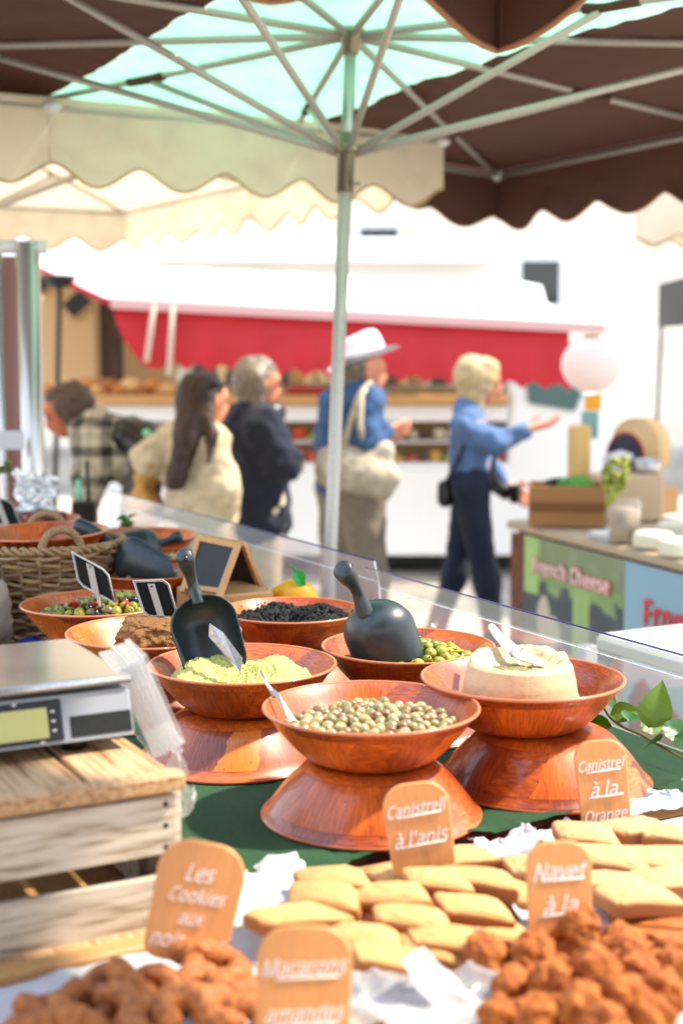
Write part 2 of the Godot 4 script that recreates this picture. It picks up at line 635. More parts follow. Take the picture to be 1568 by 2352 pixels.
func ground_and_buildings() -> void:
	struct("ground", grid(40, 40, func(u, w): return Vector3((u - 0.5) * 120.0, 0, (w - 0.5) * 120.0)), M.pavement)
	# pale stone house across the square
	var o := thing("stone_house", "pale cream rendered house behind the white food truck", "building", T(Vector3(1.5, 0, -17)))
	part(o, "wall", rbox(Vector3(26, 9, 0.6), 0.02), M.plaster, T(Vector3(0, 4.5, -0.3)))
	part(o, "plinth", rbox(Vector3(26.2, 0.5, 0.5), 0.02), M.pavement, T(Vector3(0, 0.25, 0)))
	var wins := [at_z(1238, 650, 17.0), at_z(870, 548, 17.0), at_z(300, 300, 17.0), at_z(1900, 640, 17.0)]
	var hs := [0.50, 0.22, 1.2, 1.2]
	for i in 4:
		var p: Vector3 = wins[i] - o.position
		var fr := part(o, "window", rbox(Vector3(0.62, hs[i] + 0.12, 0.10), 0.01), M.white_paint, T(Vector3(p.x, p.y, 0.03)))
		part(fr, "pane", rbox(Vector3(0.44, hs[i], 0.03), 0.003), M.window_dark, T(Vector3(0, 0, 0.05)))
		part(fr, "sill", rbox(Vector3(0.74, 0.05, 0.16), 0.006), M.plaster, T(Vector3(0, -hs[i] / 2 - 0.1, 0.06)))

# local frame: pole base at the origin, x along the long side, -z the far side
func parasol(called: String, label: String, xf: Transform3D, a: float, b: float, hub_y: float, edge_y: float, slide_y: float, bands: Array, val_mat: Material, hem_mat: Material, val_h: Array, pitch := 0.27, strut_at := 0.58, nmid := 2, pole_r := 0.019, phase := 0.0, wave_h := 0.035, tuck := false) -> Node3D:
	var o := thing(called, label, "parasol", xf)
	var nz := FastNoiseLite.new()
	nz.seed = called.length() + int(a * 100)
	nz.frequency = 1.2
	var top := func(x: float, z: float) -> float:
		var m := maxf(absf(x) / a, absf(z) / b)
		var e: float = lerpf(hub_y + 0.035, edge_y + 0.02, m)
		return e + 0.012 * nz.get_noise_2d(x * 2.0, z * 2.0) * sin(m * PI) + 0.007 * sin(m * 34.0 + nz.get_noise_2d(x * 3.0, z * 3.0) * 9.0) * (1.0 - m) - 0.02 * sin(m * PI)
	for bd in bands:   # [x0, x1, material, name]
		part(o, bd[3], grid(maxi(int((bd[1] - bd[0]) * 24), 4), 60, func(u, w):
			var x: float = lerpf(bd[0], bd[1], u)
			var z: float = lerpf(-b, b, w)
			return Vector3(x, top.call(x, z), z)), bd[2])
	# valances: far, right, near, left
	var sides := [[Vector3(-a, 0, -b), Vector3(a, 0, -b)], [Vector3(a, 0, -b), Vector3(a, 0, b)], [Vector3(a, 0, b), Vector3(-a, 0, b)], [Vector3(-a, 0, b), Vector3(-a, 0, -b)]]
	for k in 4:
		var h: float = val_h[k]
		if h <= 0.0:
			continue
		var p0: Vector3 = sides[k][0]
		var p1: Vector3 = sides[k][1]
		var L := p0.distance_to(p1)
		var out := (p1 - p0).cross(Vector3.UP).normalized() * -1.0
		var along := (p1 - p0).normalized() * 0.0042
		p0 -= along
		p1 += along
		var cnt := int(round(L / pitch))
		var low := func(s: float) -> float: return (-h - wave_h * (0.5 - 0.5 * cos(s * cnt * TAU + phase)) ** 0.8) * ((0.3 + 0.7 * smoothstep(0.80, 0.88, s)) if tuck and k == 0 else 1.0)
		var place := func(s: float, w: float) -> Vector3:
			var y: float = lerpf(0.03, low.call(s), w)
			var wave: float = 0.018 * sin(s * L * 7.0 + k) * w + 0.03 * nz.get_noise_2d(s * L * 2.0, w + k * 5.0) * w
			wave *= minf(1.0, minf(s, 1.0 - s) * 9.0)
			return p0.lerp(p1, s) + Vector3(0, edge_y + y, 0) + out * (0.004 + wave)
		var v := part(o, "valance", grid(cnt * 14, 8, place), val_mat)
		var hem := []
		for i in cnt * 14 + 1:
			hem.append(place.call(float(i) / (cnt * 14), 1.0))
		part(v, "hem", tube(hem, 0.0045, -1, 6), hem_mat)
		for i in range(1, 3):
			var s := 0.0 if i == 1 else 0.5
			var seam := []
			for j in 7:
				seam.append(place.call(s + 0.003, j / 6.0) - out * 0.002)
			part(v, "seam", tube(seam, 0.0025, -1, 6), val_mat)
	# frame
	part(o, "pole", tube([Vector3(0, 0.02, 0), Vector3(0, 1.0, 0), Vector3(0, slide_y - 0.12, 0)], pole_r, -1, 20), M.alu)
	part(o, "upper_pole", tube([Vector3(0, slide_y - 0.13, 0), Vector3(0, slide_y + 0.1, 0), Vector3(0, hub_y, 0)], pole_r * 0.93, -1, 20), M.mint_pole)
	var hub := part(o, "hub", lathe([Vector2(0, 0.02), Vector2(0.035, 0.02), Vector2(0.045, 0.012), Vector2(0.045, -0.006), Vector2(0.03, -0.012), Vector2(0.024, -0.05), Vector2(0.0, -0.05)], 24), M.zinc, T(Vector3(0, hub_y, 0)))
	var sl := part(o, "slider", lathe([Vector2(pole_r, 0.045), Vector2(0.026, 0.045), Vector2(0.026, 0.012), Vector2(0.048, 0.008), Vector2(0.048, -0.008), Vector2(0.026, -0.012), Vector2(0.025, -0.12), Vector2(pole_r, -0.12)], 24), M.zinc, T(Vector3(0, slide_y, 0)))
	part(sl, "clamp_screw", join([[rod(Vector3(0, -0.1, 0.02), Vector3(0.012, -0.1, 0.055), 0.005), T(Vector3.ZERO)], [prism(PackedVector2Array([Vector2(-0.024, -0.005), Vector2(-0.01, -0.008), Vector2(0.012, -0.006), Vector2(0.026, 0.014), Vector2(0.02, 0.018), Vector2(0.006, 0.006), Vector2(-0.008, 0.007), Vector2(-0.022, 0.006)]), 0.004), T(Vector3(0.012, -0.1, 0.055))]]), M.zinc)
	part(o, "foot_plate", lathe([Vector2(0, 0.05), Vector2(0.04, 0.05), Vector2(0.05, 0.02), Vector2(0.26, 0.015), Vector2(0.27, 0.0)], 32), M.dark_steel)
	var ends := []
	for k in nmid + 2:
		var t := lerpf(-1, 1, float(k) / (nmid + 1))
		ends.append(Vector3(a * t, edge_y, -b))
		ends.append(Vector3(a * t, edge_y, b))
	ends.append(Vector3(-a, edge_y, 0))
	ends.append(Vector3(a, edge_y, 0))
	for e in ends:
		var dir: Vector3 = Vector3(e.x, 0, e.z).normalized()
		var h0 := Vector3(0, hub_y - 0.002, 0) + dir * 0.036
		var rb := part(o, "rib", rod(h0, e, 0.0115, 0.010), M.alu)
		var j: Vector3 = h0.lerp(e, strut_at)
		part(rb, "sleeve", tube([j - (e - h0).normalized() * 0.045, j + Vector3(0, -0.004, 0), j + (e - h0).normalized() * 0.11], 0.017, 0.014, 10), bands[0][2])
		part(rb, "end_cap", blob(Vector3(0.03, 0.022, 0.03), 0.0, 1.0, 1, 12, 8), M.white_plastic, T(e))
		var s0 := Vector3(0, slide_y - 0.004, 0) + dir * 0.044
		var st := part(o, "strut", rod(s0, j + Vector3(0, -0.016, 0), 0.0105, 0.0105), M.alu)
		part(st, "fork", rbox(Vector3(0.012, 0.02, 0.03), 0.002), M.zinc, TB(Basis.looking_at(j - s0), s0))
	for k in 4:
		part(o, "edge_bar", rod(sides[k][0] + Vector3(0, edge_y - 0.004, 0), sides[k][1] + Vector3(0, edge_y - 0.004, 0), 0.0085), M.alu)
	return o

func parasols() -> void:
	mat("mint_pole", Color(0.66, 0.70, 0.66), 0.35, {"metal": 0.6})
	# the stall's own parasol: brown with a pale mint middle
	var tilt := Basis(Vector3(0, 0, 1), -0.04) * Basis(Vector3.RIGHT, -0.052) * Basis(Vector3.UP, 0.5437)
	var hub := Vector3(0.027, 2.528, -4.126)
	parasol("market_parasol", "large brown parasol with a pale mint middle over the olive stall", TB(tilt, hub - tilt * Vector3(0, 2.528, 0)), 1.486, 1.261, 2.528, 2.481, 2.212, [[-1.486, -0.45, M.brown_canvas, "canopy"], [-0.447, 0.447, M.mint_canvas, "canopy_middle"], [0.45, 1.486, M.brown_canvas, "canopy"]], M.brown_canvas, M.piping, [0.16, 0.17, 0.0, 0.17], 0.33, 0.56, 2, 0.019, 0.0, 0.06, true)
	# cream parasol of the next stall
	parasol("cream_parasol", "cream parasol with long scalloped valance overlapping the brown one", TB(Basis(Vector3.UP, 0.5236), Vector3(-1.725, 0, -6.04)), 1.5, 1.6, 2.66, 2.42, 2.15, [[-1.5, 1.5, M.cream_canvas, "canopy"]], M.cream_canvas, M.cream_hem, [0.15, 0.15, 0.175, 0.15], 0.31, 0.56, 1, 0.019, 0.0, 0.07)
	# parasol above the camera, one corner of it hangs into view
	parasol("front_parasol", "brown parasol whose pointed valance corner hangs near the hub", TB(Basis(Vector3.UP, 0.7854), Vector3(0.2, 0, 0.37)), 1.6, 1.6, 2.54, 2.25, 2.14, [[-1.6, 1.6, M.brown_canvas, "canopy"]], M.brown_canvas, M.piping, [0.15, 0.15, 0.15, 0.15], 0.40, 0.56, 1, 0.019, PI, 0.065)
	# pale parasol beyond, right
	parasol("pale_parasol", "pale parasol beyond the cheese counter, one valance corner showing", TB(Basis(Vector3.UP, 0.62), at_z(1462, 500, 6.6) * Vector3(1, 0, 1) + Basis(Vector3.UP, 0.62) * Vector3(1.3, 0, 1.3)), 1.3, 1.3, 2.62, 2.36, 2.1, [[-1.3, 1.3, M.cream_canvas, "canopy"]], M.cream_canvas, M.cream_hem, [0.2, 0.2, 0.2, 0.2], 0.27, 0.56, 1)

func truck() -> void:
	var Z := 10.2
	var base := Vector3(0, 0, -Z)
	var P := func(px, py, z): return at_z(px, py, z) - base
	var o := thing("food_truck", "white food truck with raised awning and long red valance", "truck", T(base))
	var box := func(nm, x0, y0, x1, y1, z0, depth, m, par = null):
		var a: Vector3 = P.call(x0, y0, z0)
		var b: Vector3 = P.call(x1, y1, z0)
		return part(par if par else o, nm, rbox(Vector3(absf(b.x - a.x), absf(b.y - a.y), depth), 0.008), m, T(Vector3((a.x + b.x) / 2, (a.y + b.y) / 2, a.z - depth / 2)))
	box.call("lower_panel", 240, 1078, 1180, 1276, Z, 0.08, M.van_white)
	box.call("counter", 60, 908, 1165, 930, Z - 0.1, 0.5, M.wood_light)
	box.call("counter_rail", 60, 932, 1165, 968, Z, 0.06, M.van_white)
	box.call("display_floor", 240, 1064, 1180, 1080, Z + 0.02, 0.6, M.van_white)
	box.call("display_shelf", 240, 1012, 1180, 1018, Z + 0.15, 0.45, M.white_paint)
	box.call("display_back", 240, 930, 1180, 1080, Z + 0.7, 0.04, M.panel_cream)
	box.call("back_wall", 40, 690, 1140, 930, Z + 1.5, 0.05, M.panel_cream)
	box.call("end_panel", 95, 600, 222, 905, Z + 0.9, 0.05, M.panel_cream)
	box.call("door_post", 226, 640, 282, 880, Z + 1.0, 0.08, M.dark_wood)
	box.call("roof", -20, 545, 1190, 600, Z, 2.0, M.van_white)
	box.call("top_shelf", 400, 884, 1165, 890, Z + 0.4, 0.3, M.white_paint)
	box.call("underside", 240, 1276, 1180, 1300, Z + 0.4, 1.4, M.dark_steel)
	box.call("rear_panel", 240, 1060, 1180, 1300, Z + 1.6, 0.06, M.dark_steel)
	# cab
	var poly := PackedVector2Array()
	for q in [[1168, 640], [1245, 655], [1300, 850], [1392, 925], [1410, 1010], [1408, 1262], [1168, 1276]]:
		var p: Vector3 = P.call(q[0], q[1], Z)
		poly.append(Vector2(p.x, p.y))
	var cab := part(o, "cab", prism(poly, 1.9, 0.04), M.van_white, T(Vector3(0, 0, -0.95)))
	poly = PackedVector2Array()
	for q in [[1204, 842], [1292, 858], [1335, 905], [1318, 944], [1214, 926]]:
		var p: Vector3 = P.call(q[0], q[1], Z - 0.02)
		poly.append(Vector2(p.x, p.y))
	part(cab, "window", prism(poly, 0.02), mat("teal_glass", Color(0.22, 0.36, 0.36), 0.1), T(Vector3(0, 0, 0.97)))
	for px in [420, 1330]:
		var p: Vector3 = P.call(px, 1270, Z - 0.02)
		var w := part(o, "wheel", lathe([Vector2(0, 0.1), Vector2(0.2, 0.1), Vector2(0.31, 0.1), Vector2(0.33, 0.06), Vector2(0.33, -0.06), Vector2(0.31, -0.1), Vector2(0, -0.1)], 32), M.black_plastic, TB(Basis(Vector3.RIGHT, PI / 2), Vector3(p.x, 0.33, -0.15)))
		part(w, "rim", lathe([Vector2(0, 0.115), Vector2(0.12, 0.11), Vector2(0.19, 0.125), Vector2(0.2, 0.1)], 24), M.alu)
	# white awning slanting towards us, red valance below its edge
	var A0: Vector3 = P.call(255, 686, 8.8)
	var A1: Vector3 = P.call(1388, 744, 8.8)
	var B0: Vector3 = P.call(70, 598, 10.15)
	var B1: Vector3 = P.call(1185, 655, 10.15)
	var aw := part(o, "awning", grid(40, 12, func(u, w):
		var p: Vector3 = A0.lerp(A1, u).lerp(B0.lerp(B1, u), w)
		return p + Vector3(0, -0.03 * sin(w * PI) + 0.006 * sin(u * 60.0), 0)), M.white_canvas)
	part(aw, "front_bar", rod(A0, A1, 0.022), M.white_paint)
	part(aw, "lower_fringe", grid(40, 2, func(u, w): return A0.lerp(A1, u) + Vector3(0, -0.06 * w, 0.02)), mat("pink_edge", Color(0.8, 0.62, 0.6), 0.7))
	part(aw, "side_strip", rod(A0 + Vector3(0, -0.03, 0), B0 + Vector3(0, -0.03, 0), 0.02), M.red_canvas)
	for px in [345, 388]:
		part(aw, "strap", rod(P.call(px + 10, 700, 8.78), P.call(px - 8 if px < 360 else px, 832 if px < 360 else 862, 8.78), 0.018), M.cream_canvas)
	var R0: Vector3 = P.call(262, 690, 8.86)
	var R1: Vector3 = P.call(1306, 748, 8.86)
	part(o, "red_valance", grid(220, 12, func(u, w):
		var top: Vector3 = R0.lerp(R1, u)
		var L: float = 0.405 if u > 0.07 else lerpf(0.0, 0.405, sqrt(clampf(u / 0.07, 0.0, 1.0)))
		var sc: float = 0.045 * absf(sin(u * PI * 19.0)) if u > 0.1 else 0.0
		return top + Vector3(0, -w * (L - sc), 0.05 * sin(w * 1.6) + 0.012 * sin(u * 70.0 + w) * w)), M.red_canvas)
	# slanted blackboards on the cream panel
	for q in [[178, 697, 0.17], [98, 652, 0.12]]:
		var p: Vector3 = at_z(q[0], q[1], Z + 0.86)
		var bd := thing("hanging_slate", "small wood framed slate hung tilted on the truck's cream panel", "slate", TB(Basis(Vector3(0, 0, 1), 0.72), p), "slates on the cream panel")
		part(bd, "frame", rbox(Vector3(q[2] * 1.3, q[2], 0.02), 0.004), M.wood_light)
		part(bd, "slate", rbox(Vector3(q[2] * 1.1, q[2] * 0.8, 0.012), 0.002), M.chalkboard, T(Vector3(0, 0, 0.008)))
	# long handled black scoop of a patio heater, left
	var hp := at_z(110, 860, 9.4)
	var lampo := thing("heater_lamp", "dark round heater lamp on a thin slanted pole under the awning", "heater", T(Vector3(hp.x, 0, hp.z)))
	var lt := at_z(138, 640, 9.4) - lampo.position
	part(lampo, "pole", rod(Vector3(0, 0, 0), lt, 0.018), M.dark_steel)
	part(lampo, "lamp_head", lathe(smooth_prof([Vector2(0, -0.06), Vector2(0.05, -0.055), Vector2(0.1, -0.01), Vector2(0.11, 0.02), Vector2(0, 0.03)], 3), 24), M.dark_steel, T(lt))
	# goods on the shelves
	var cols := [Color(0.62, 0.48, 0.32), Color(0.30, 0.22, 0.15), Color(0.72, 0.5, 0.2), Color(0.75, 0.72, 0.66), Color(0.4, 0.2, 0.1), Color(0.2, 0.2, 0.2), Color(0.8, 0.7, 0.5)]
	var jar := lathe(smooth_prof([Vector2(0, 0), Vector2(0.05, 0), Vector2(0.055, 0.02), Vector2(0.055, 0.1), Vector2(0.03, 0.13), Vector2(0.022, 0.17), Vector2(0.026, 0.19), Vector2(0, 0.19)], 2), 16)
	var lid := lathe([Vector2(0.028, 0), Vector2(0.028, 0.025), Vector2(0, 0.025)], 14)
	for i in 34:
		var px := 420.0 + i * 18.0 + rng.randf_range(-4, 4)
		if i > 10 and i % 6 == 5:
			continue
		var p := at_z(px, 886, Z + 0.3)
		p.y = at_z(px, 884, Z + 0.4).y + 0.004
		var c: int = rng.randi() % cols.size()
		var b := thing("shelf_bottle", "small bottle standing on the food truck's top shelf", "bottle", TB(Basis().scaled(Vector3(1, rng.randf_range(0.75, 1.25), 1)), p), "bottles on the truck shelf")
		part(b, "glass_body", jar, mat("jar%d" % c, cols[c], 0.3))
		part(b, "cap", lid, M.dark_wood if i % 2 == 0 else M.white_line, T(Vector3(0, 0.188, 0)))
	var rb := at_z(740, 905, Z + 0.1)
	single("red_tray", "dark red tray lying on the food truck's wooden counter", "tray", rbox(Vector3(0.52, 0.05, 0.16), 0.01), mat("tray_red", Color(0.62, 0.08, 0.08), 0.5), T(Vector3(rb.x, at_z(740, 908, Z - 0.1).y + 0.03, rb.z + 0.03)))
	for i in 11:
		var px := 120.0 + i * 26.0
		var p := at_z(px, 905, Z + 0.1)
		p.y = at_z(px, 908, Z - 0.1).y + 0.002
		single("bread_loaf", "golden bread loaf lying on the truck's wooden counter end", "bread", blob(Vector3(0.09, 0.05, 0.06), 0.3, 2.0, i), mat("crust%d" % (i % 3), [Color(0.72, 0.45, 0.2), Color(0.8, 0.62, 0.4), Color(0.6, 0.36, 0.15)][i % 3], 0.7), T(p + Vector3(0, 0.035 + 0.03 * (i % 2), 0)), "loaves on the truck counter")
	var pc := [Color(0.85, 0.3, 0.12), Color(0.82, 0.8, 0.72), Color(0.72, 0.78, 0.12), Color(0.75, 0.55, 0.35), Color(0.35, 0.3, 0.28), Color(0.8, 0.62, 0.3), Color(0.78, 0.35, 0.28)]
	for row in 2:
		for i in 32:
			var px := 262.0 + i * 28.5 + rng.randf_range(-5, 5)
			var y: float = at_z(px, 1012 if row == 0 else 1064, Z + 0.12).y + 0.006
			var p := at_z(px, 1010, Z + 0.28)
			var c: int = rng.randi() % pc.size()
			var s := Vector3(rng.randf_range(0.05, 0.085), rng.randf_range(0.04, 0.10), rng.randf_range(0.05, 0.1))
			var yy := at_z(px, 1012 if row == 0 else 1064, Z + 0.15).y
			single("food_packet", "small food packet laid out in the truck's display case", "packet", rbox(s, 0.012), mat("pk%d" % c, pc[c], 0.6), T(Vector3(p.x, yy + 0.004 + s.y / 2, p.z), rng.randf_range(-0.4, 0.4)), "packets in the truck display")

func cheese_stall() -> void:
	var d := Vector3(0.356, 0, 0.9345)
	var nrm := Vector3(-0.9345, 0, 0.356)
	var L := Vector3(0.743, 0, -6.1)
	var b := Basis(d, Vector3.UP, nrm)
	var o := thing("cheese_counter", "cheese stall counter with printed goat and cheese banners", "counter", TB(b, L))
	part(o, "body", rbox(Vector3(2.6, 0.88, 0.66), 0.01), M.dark_wood, T(Vector3(1.3, 0.44, -0.345)))
	part(o, "top_board", rbox(Vector3(2.66, 0.035, 0.72), 0.006), mat("pale_board", Color(0.76, 0.68, 0.58), 0.6, {"tex": M.fine, "scale": Vector3(1.5, 6, 6)}), T(Vector3(1.3, 0.90, -0.34)))
	# printed banners
	var nz := FastNoiseLite.new()
	nz.frequency = 3.0
	nz.seed = 8
	var goat := img_tex(256, 256, func(x, y):
		var n := nz.get_noise_2d(x * 2.0, y * 2.0) * 0.08
		var c := Color(0.42, 0.55, 0.30)
		if y < 0.17:
			c = Color(0.40, 0.47, 0.33)
		if y > 0.25 + n and y < 0.55 + n:
			c = Color(0.10, 0.17, 0.22)
		if x < 0.16 and y < 0.3:
			c = Color(0.55, 0.72, 0.38)
		if x > 0.52 and x < 0.68 and y > 0.2 and y < 0.6 + n:
			c = Color(0.52, 0.66, 0.36)
		if y > 0.52 + n + (0.1 if x > 0.6 else 0.0):
			c = Color(0.66, 0.56, 0.44)
		if y > 0.86 + n and x < 0.3:
			c = Color(0.48, 0.66, 0.24)
		if ell(x, y, 0.22, 0.42, 0.07, 0.13) or ell(x, y, 0.33, 0.68, 0.10, 0.30):
			c = Color(0.72, 0.68, 0.60)
		if ell(x, y, 0.40, 0.78, 0.10, 0.26):
			c = Color(0.36, 0.32, 0.25)
		if ell(x, y, 0.66, 0.76, 0.16, 0.17) or ell(x, y, 0.88, 0.68, 0.07, 0.1) or ell(x, y, 0.82, 0.84, 0.1, 0.2):
			c = Color(0.82, 0.80, 0.72)
		if ell(x, y, 0.60, 0.73, 0.02, 0.035) or ell(x, y, 0.75, 0.80, 0.02, 0.035):
			c = Color(0.55, 0.12, 0.10)
		return c.lightened(clampf(n * 2.0, 0.0, 0.3)).lerp(Color(0.85, 0.85, 0.82), 0.18))
	var strip := img_tex(64, 256, func(x, y):
		var n := nz.get_noise_2d(x * 3.0 + 9.0, y * 5.0)
		return Color(0.22, 0.13, 0.09).lerp(Color(0.68, 0.28, 0.12), clampf(0.3 + n * 1.6 - y * 0.3, 0.0, 1.0)))
	var sky := img_tex(256, 256, func(x, y):
		var n := nz.get_noise_2d(x * 2.0 + 3.0, y * 2.0) * 0.05
		var c := Color(0.52, 0.67, 0.78).lerp(Color(0.62, 0.74, 0.74), y)
		var top: float = 0.52 + absf(x - 0.14) * (0.9 if x < 0.14 else 0.55) + n
		if y > top and x > 0.04:
			c = Color(0.56, 0.26, 0.13).lerp(Color(0.3, 0.14, 0.08), clampf((0.16 - x) * 6.0 + n * 3.0, 0.0, 1.0))
		return c)
	var quad := func(s0, s1):
		return grid(2, 2, func(u, w): return Vector3(lerpf(s0, s1, u), lerpf(0.87, 0.08, w), 0.012))
	for q in [["banner", 0.0, 0.118, strip, "st"], ["banner", 0.124, 0.905, goat, "gt"], ["banner", 0.912, 1.9, sky, "sk"]]:
		var a: float = q[1]
		var e: float = q[2]
		var bn := part(o, "banner", join([[quad.call(a, e), T(Vector3.ZERO)]]), mat("print_" + q[4], Color.WHITE, 0.6, {"tex": q[3]}))
		part(bn, "backing", rbox(Vector3(e - a, 0.79, 0.006), 0.001), M.white_plastic, T(Vector3((a + e) / 2, 0.475, 0.006)))
	var text := func(s: String, size: float, at: Vector3, m: Material, dep: float, fat: float):
		var tm := TextMesh.new()
		var f := SystemFont.new()
		f.font_names = PackedStringArray(["Droid Sans"])
		f.font_weight = 700
		tm.font = f
		tm.text = s
		tm.font_size = 64
		tm.pixel_size = size / 46.0
		tm.depth = dep
		return part(o, "lettering", tm, m, TB(Basis().scaled(Vector3(1, fat, 1)), at))
	mat("letter_red", Color(0.80, 0.22, 0.22), 0.6)
	mat("letter_pink", Color(0.93, 0.80, 0.80), 0.6)
	text.call("French Cheese", 0.064, Vector3(0.515, 0.756, 0.018), M.letter_red, 0.003, 1.12)
	text.call("French Cheese", 0.062, Vector3(0.515, 0.757, 0.022), M.letter_pink, 0.002, 1.0)
	text.call("Fromage", 0.088, Vector3(1.30, 0.70, 0.018), M.letter_red, 0.004, 1.1)
	# things on the counter
	var C := func(px, py, h = 0.922): return on_y(px, py, h)
	var yaw := 0.2
	var p: Vector3 = C.call(1296, 1211)
	var bx := thing("wooden_box", "brown wooden box with worn print holding greens on cheese counter", "box", T(p + Vector3(0.02, 0, -0.1), -0.12))
	part(bx, "side", rbox(Vector3(0.31, 0.17, 0.012), 0.003), M.cardboard, T(Vector3(0, 0.086, 0.11)))
	part(bx, "side", rbox(Vector3(0.31, 0.17, 0.012), 0.003), M.cardboard, T(Vector3(0, 0.086, -0.11)))
	part(bx, "end", rbox(Vector3(0.012, 0.17, 0.205), 0.003), M.cardboard, T(Vector3(0.149, 0.086, 0)))
	part(bx, "end", rbox(Vector3(0.012, 0.17, 0.205), 0.003), M.cardboard, T(Vector3(-0.149, 0.086, 0)))
	part(bx, "floor", rbox(Vector3(0.28, 0.06, 0.2), 0.003), M.cardboard, T(Vector3(0, 0.1, 0)))
	part(bx, "band", rbox(Vector3(0.312, 0.04, 0.006), 0.002), mat("card_dark", Color(0.45, 0.29, 0.15), 0.9), T(Vector3(0, 0.085, 0.119)))
	for i in 3:
		single("lettuce_head", "bright green lettuce head in the wooden box", "lettuce", blob(Vector3(0.05, 0.035, 0.05), 0.5, 3.0, i), mat("lettuce", Color(0.22, 0.5, 0.08), 0.6), T(p + Vector3(0.02 + i * 0.03, 0.165, -0.06 - 0.03 * i)), "greens in the box")
	single("dark_bottle", "small dark bottle lying on top of the wooden box", "bottle", tube([p + Vector3(-0.06, 0.165, -0.1), p + Vector3(-0.03, 0.18, -0.09), p + Vector3(0.0, 0.19, -0.08)], 0.024, 0.012, 12), M.black_plastic)
	p = C.call(1333, 1196)
	single("cheese_slab", "tall upright slab of pale yellow cheese behind the box", "cheese", rbox(Vector3(0.085, 0.4, 0.12), 0.012), mat("cheese_y", Color(0.80, 0.66, 0.40), 0.55), T(Vector3(p.x + 0.02, 0.922 + 0.2, p.z - 0.2)))
	p = C.call(1440, 1190)
	var wh := thing("big_cheese", "upright wheel of cheese with dark blue label and red ring", "cheese", TB(Basis(Vector3.UP, -0.9), Vector3(p.x + 0.1, 0.922, p.z - 0.25)))
	part(wh, "stand", rbox(Vector3(0.3, 0.12, 0.2), 0.01), M.wood_light, T(Vector3(0, 0.06, 0)))
	for q in [[0.14, 0.08, Color(0.80, 0.66, 0.46), "rind"], [0.11, 0.086, Color(0.62, 0.1, 0.07), "red_ring"], [0.10, 0.092, Color(0.10, 0.10, 0.17), "label_disc"]]:
		part(wh, q[3], lathe([Vector2(0, -q[1] / 2), Vector2(q[0], -q[1] / 2), Vector2(q[0], q[1] / 2), Vector2(0, q[1] / 2)], 40), mat("wheel_" + q[3], q[2], 0.6), TB(Basis(Vector3.RIGHT, PI / 2), Vector3(0.0 if q[3] == "rind" else -0.05, 0.286 if q[3] == "rind" else 0.25, 0)))
	p = C.call(1385, 1200)
	single("paper_bag", "crumpled bright white paper bag standing beside the cheese slab", "bag", grid(16, 16, func(u, w):
		var a: float = -u * TAU
		var r: float = 0.05 * (1.0 + 0.25 * sin(u * 37.0 + w * 9.0)) * (1.0 if w > 0.02 and w < 0.98 else 0.0)
		return Vector3(cos(a) * r + (w - 0.5) * 0.1, w * 0.3, sin(a) * r)), M.paper, T(p + Vector3(0.04, 0.0, -0.12)))
	p = C.call(1432, 1246)
	var j := thing("glass_jar", "clear glass jar standing under the hanging grapes", "jar", T(p))
	part(j, "glass_wall", lathe([Vector2(0, 0.002), Vector2(0.06, 0.002), Vector2(0.062, 0.15), Vector2(0.05, 0.17)], 32), M.glass)
	part(j, "contents", lathe([Vector2(0, 0.004), Vector2(0.056, 0.004), Vector2(0.057, 0.13), Vector2(0, 0.135)], 24), mat("jar_fill", Color(0.6, 0.52, 0.45), 0.7))
	p = C.call(1466, 1200)
	var ped := thing("steel_bowl", "small steel bowl on a wooden stand behind the grapes", "bowl", T(Vector3(p.x + 0.02, 0.922, p.z - 0.1)))
	part(ped, "stand", rbox(Vector3(0.3, 0.2, 0.14), 0.01), mat("box_beige", Color(0.74, 0.64, 0.52), 0.8), T(Vector3(-0.06, 0.1, 0)))
	part(ped, "bowl", lathe([Vector2(0, 0.2), Vector2(0.045, 0.205), Vector2(0.06, 0.26), Vector2(0.064, 0.262), Vector2(0.05, 0.202), Vector2(0, 0.201)], 32), M.steel, T(Vector3(0.03, 0, 0)))
	# grapes
	var gp := at_z(1412, 1066, 5.35)
	var gr := thing("grape_bunch", "bunch of yellow green grapes hanging over the counter edge", "grapes", T(gp))
	var ball := blob(Vector3(0.0125, 0.014, 0.0125), 0.0, 1.0, 1, 12, 8)
	mat("grape", Color(0.55, 0.58, 0.09), 0.25, {"sss": 0.3})
	mat("grape_b", Color(0.42, 0.47, 0.06), 0.25, {"sss": 0.3})
	for i in 70:
		var t := rng.randf()
		var r := 0.038 * sin(clampf(t * 1.15 + 0.12, 0.0, 1.0) * PI) + 0.008
		var a := rng.randf() * TAU
		part(gr, "grape", ball, M.grape if i % 3 else M.grape_b, T(Vector3(cos(a) * r - t * 0.03 + 0.015, -t * 0.17 + 0.02, sin(a) * r)))
	part(gr, "stem", tube([Vector3(0.02, 0.03, 0), Vector3(0.01, -0.02, 0), Vector3(-0.01, -0.13, 0)], 0.004), M.wicker)
	# raised shelf with trays, soft white cheeses on the counter
	var sh := thing("raised_shelf", "raised wooden shelf on posts over the cheese counter", "shelf", TB(b, L + d * 0.95 - nrm * 0.42))
	part(sh, "board", rbox(Vector3(1.5, 0.03, 0.32), 0.005), mat("grey_board", Color(0.55, 0.47, 0.4), 0.7, {"tex": M.grain, "scale": Vector3(2, 9, 9)}), T(Vector3(0.72, 1.10, 0)))
	for x in [0.03, 1.4]:
		for z in [-0.12, 0.12]:
			part(sh, "post", rbox(Vector3(0.03, 0.18, 0.03), 0.004), M.alu, T(Vector3(x, 1.01, z)))
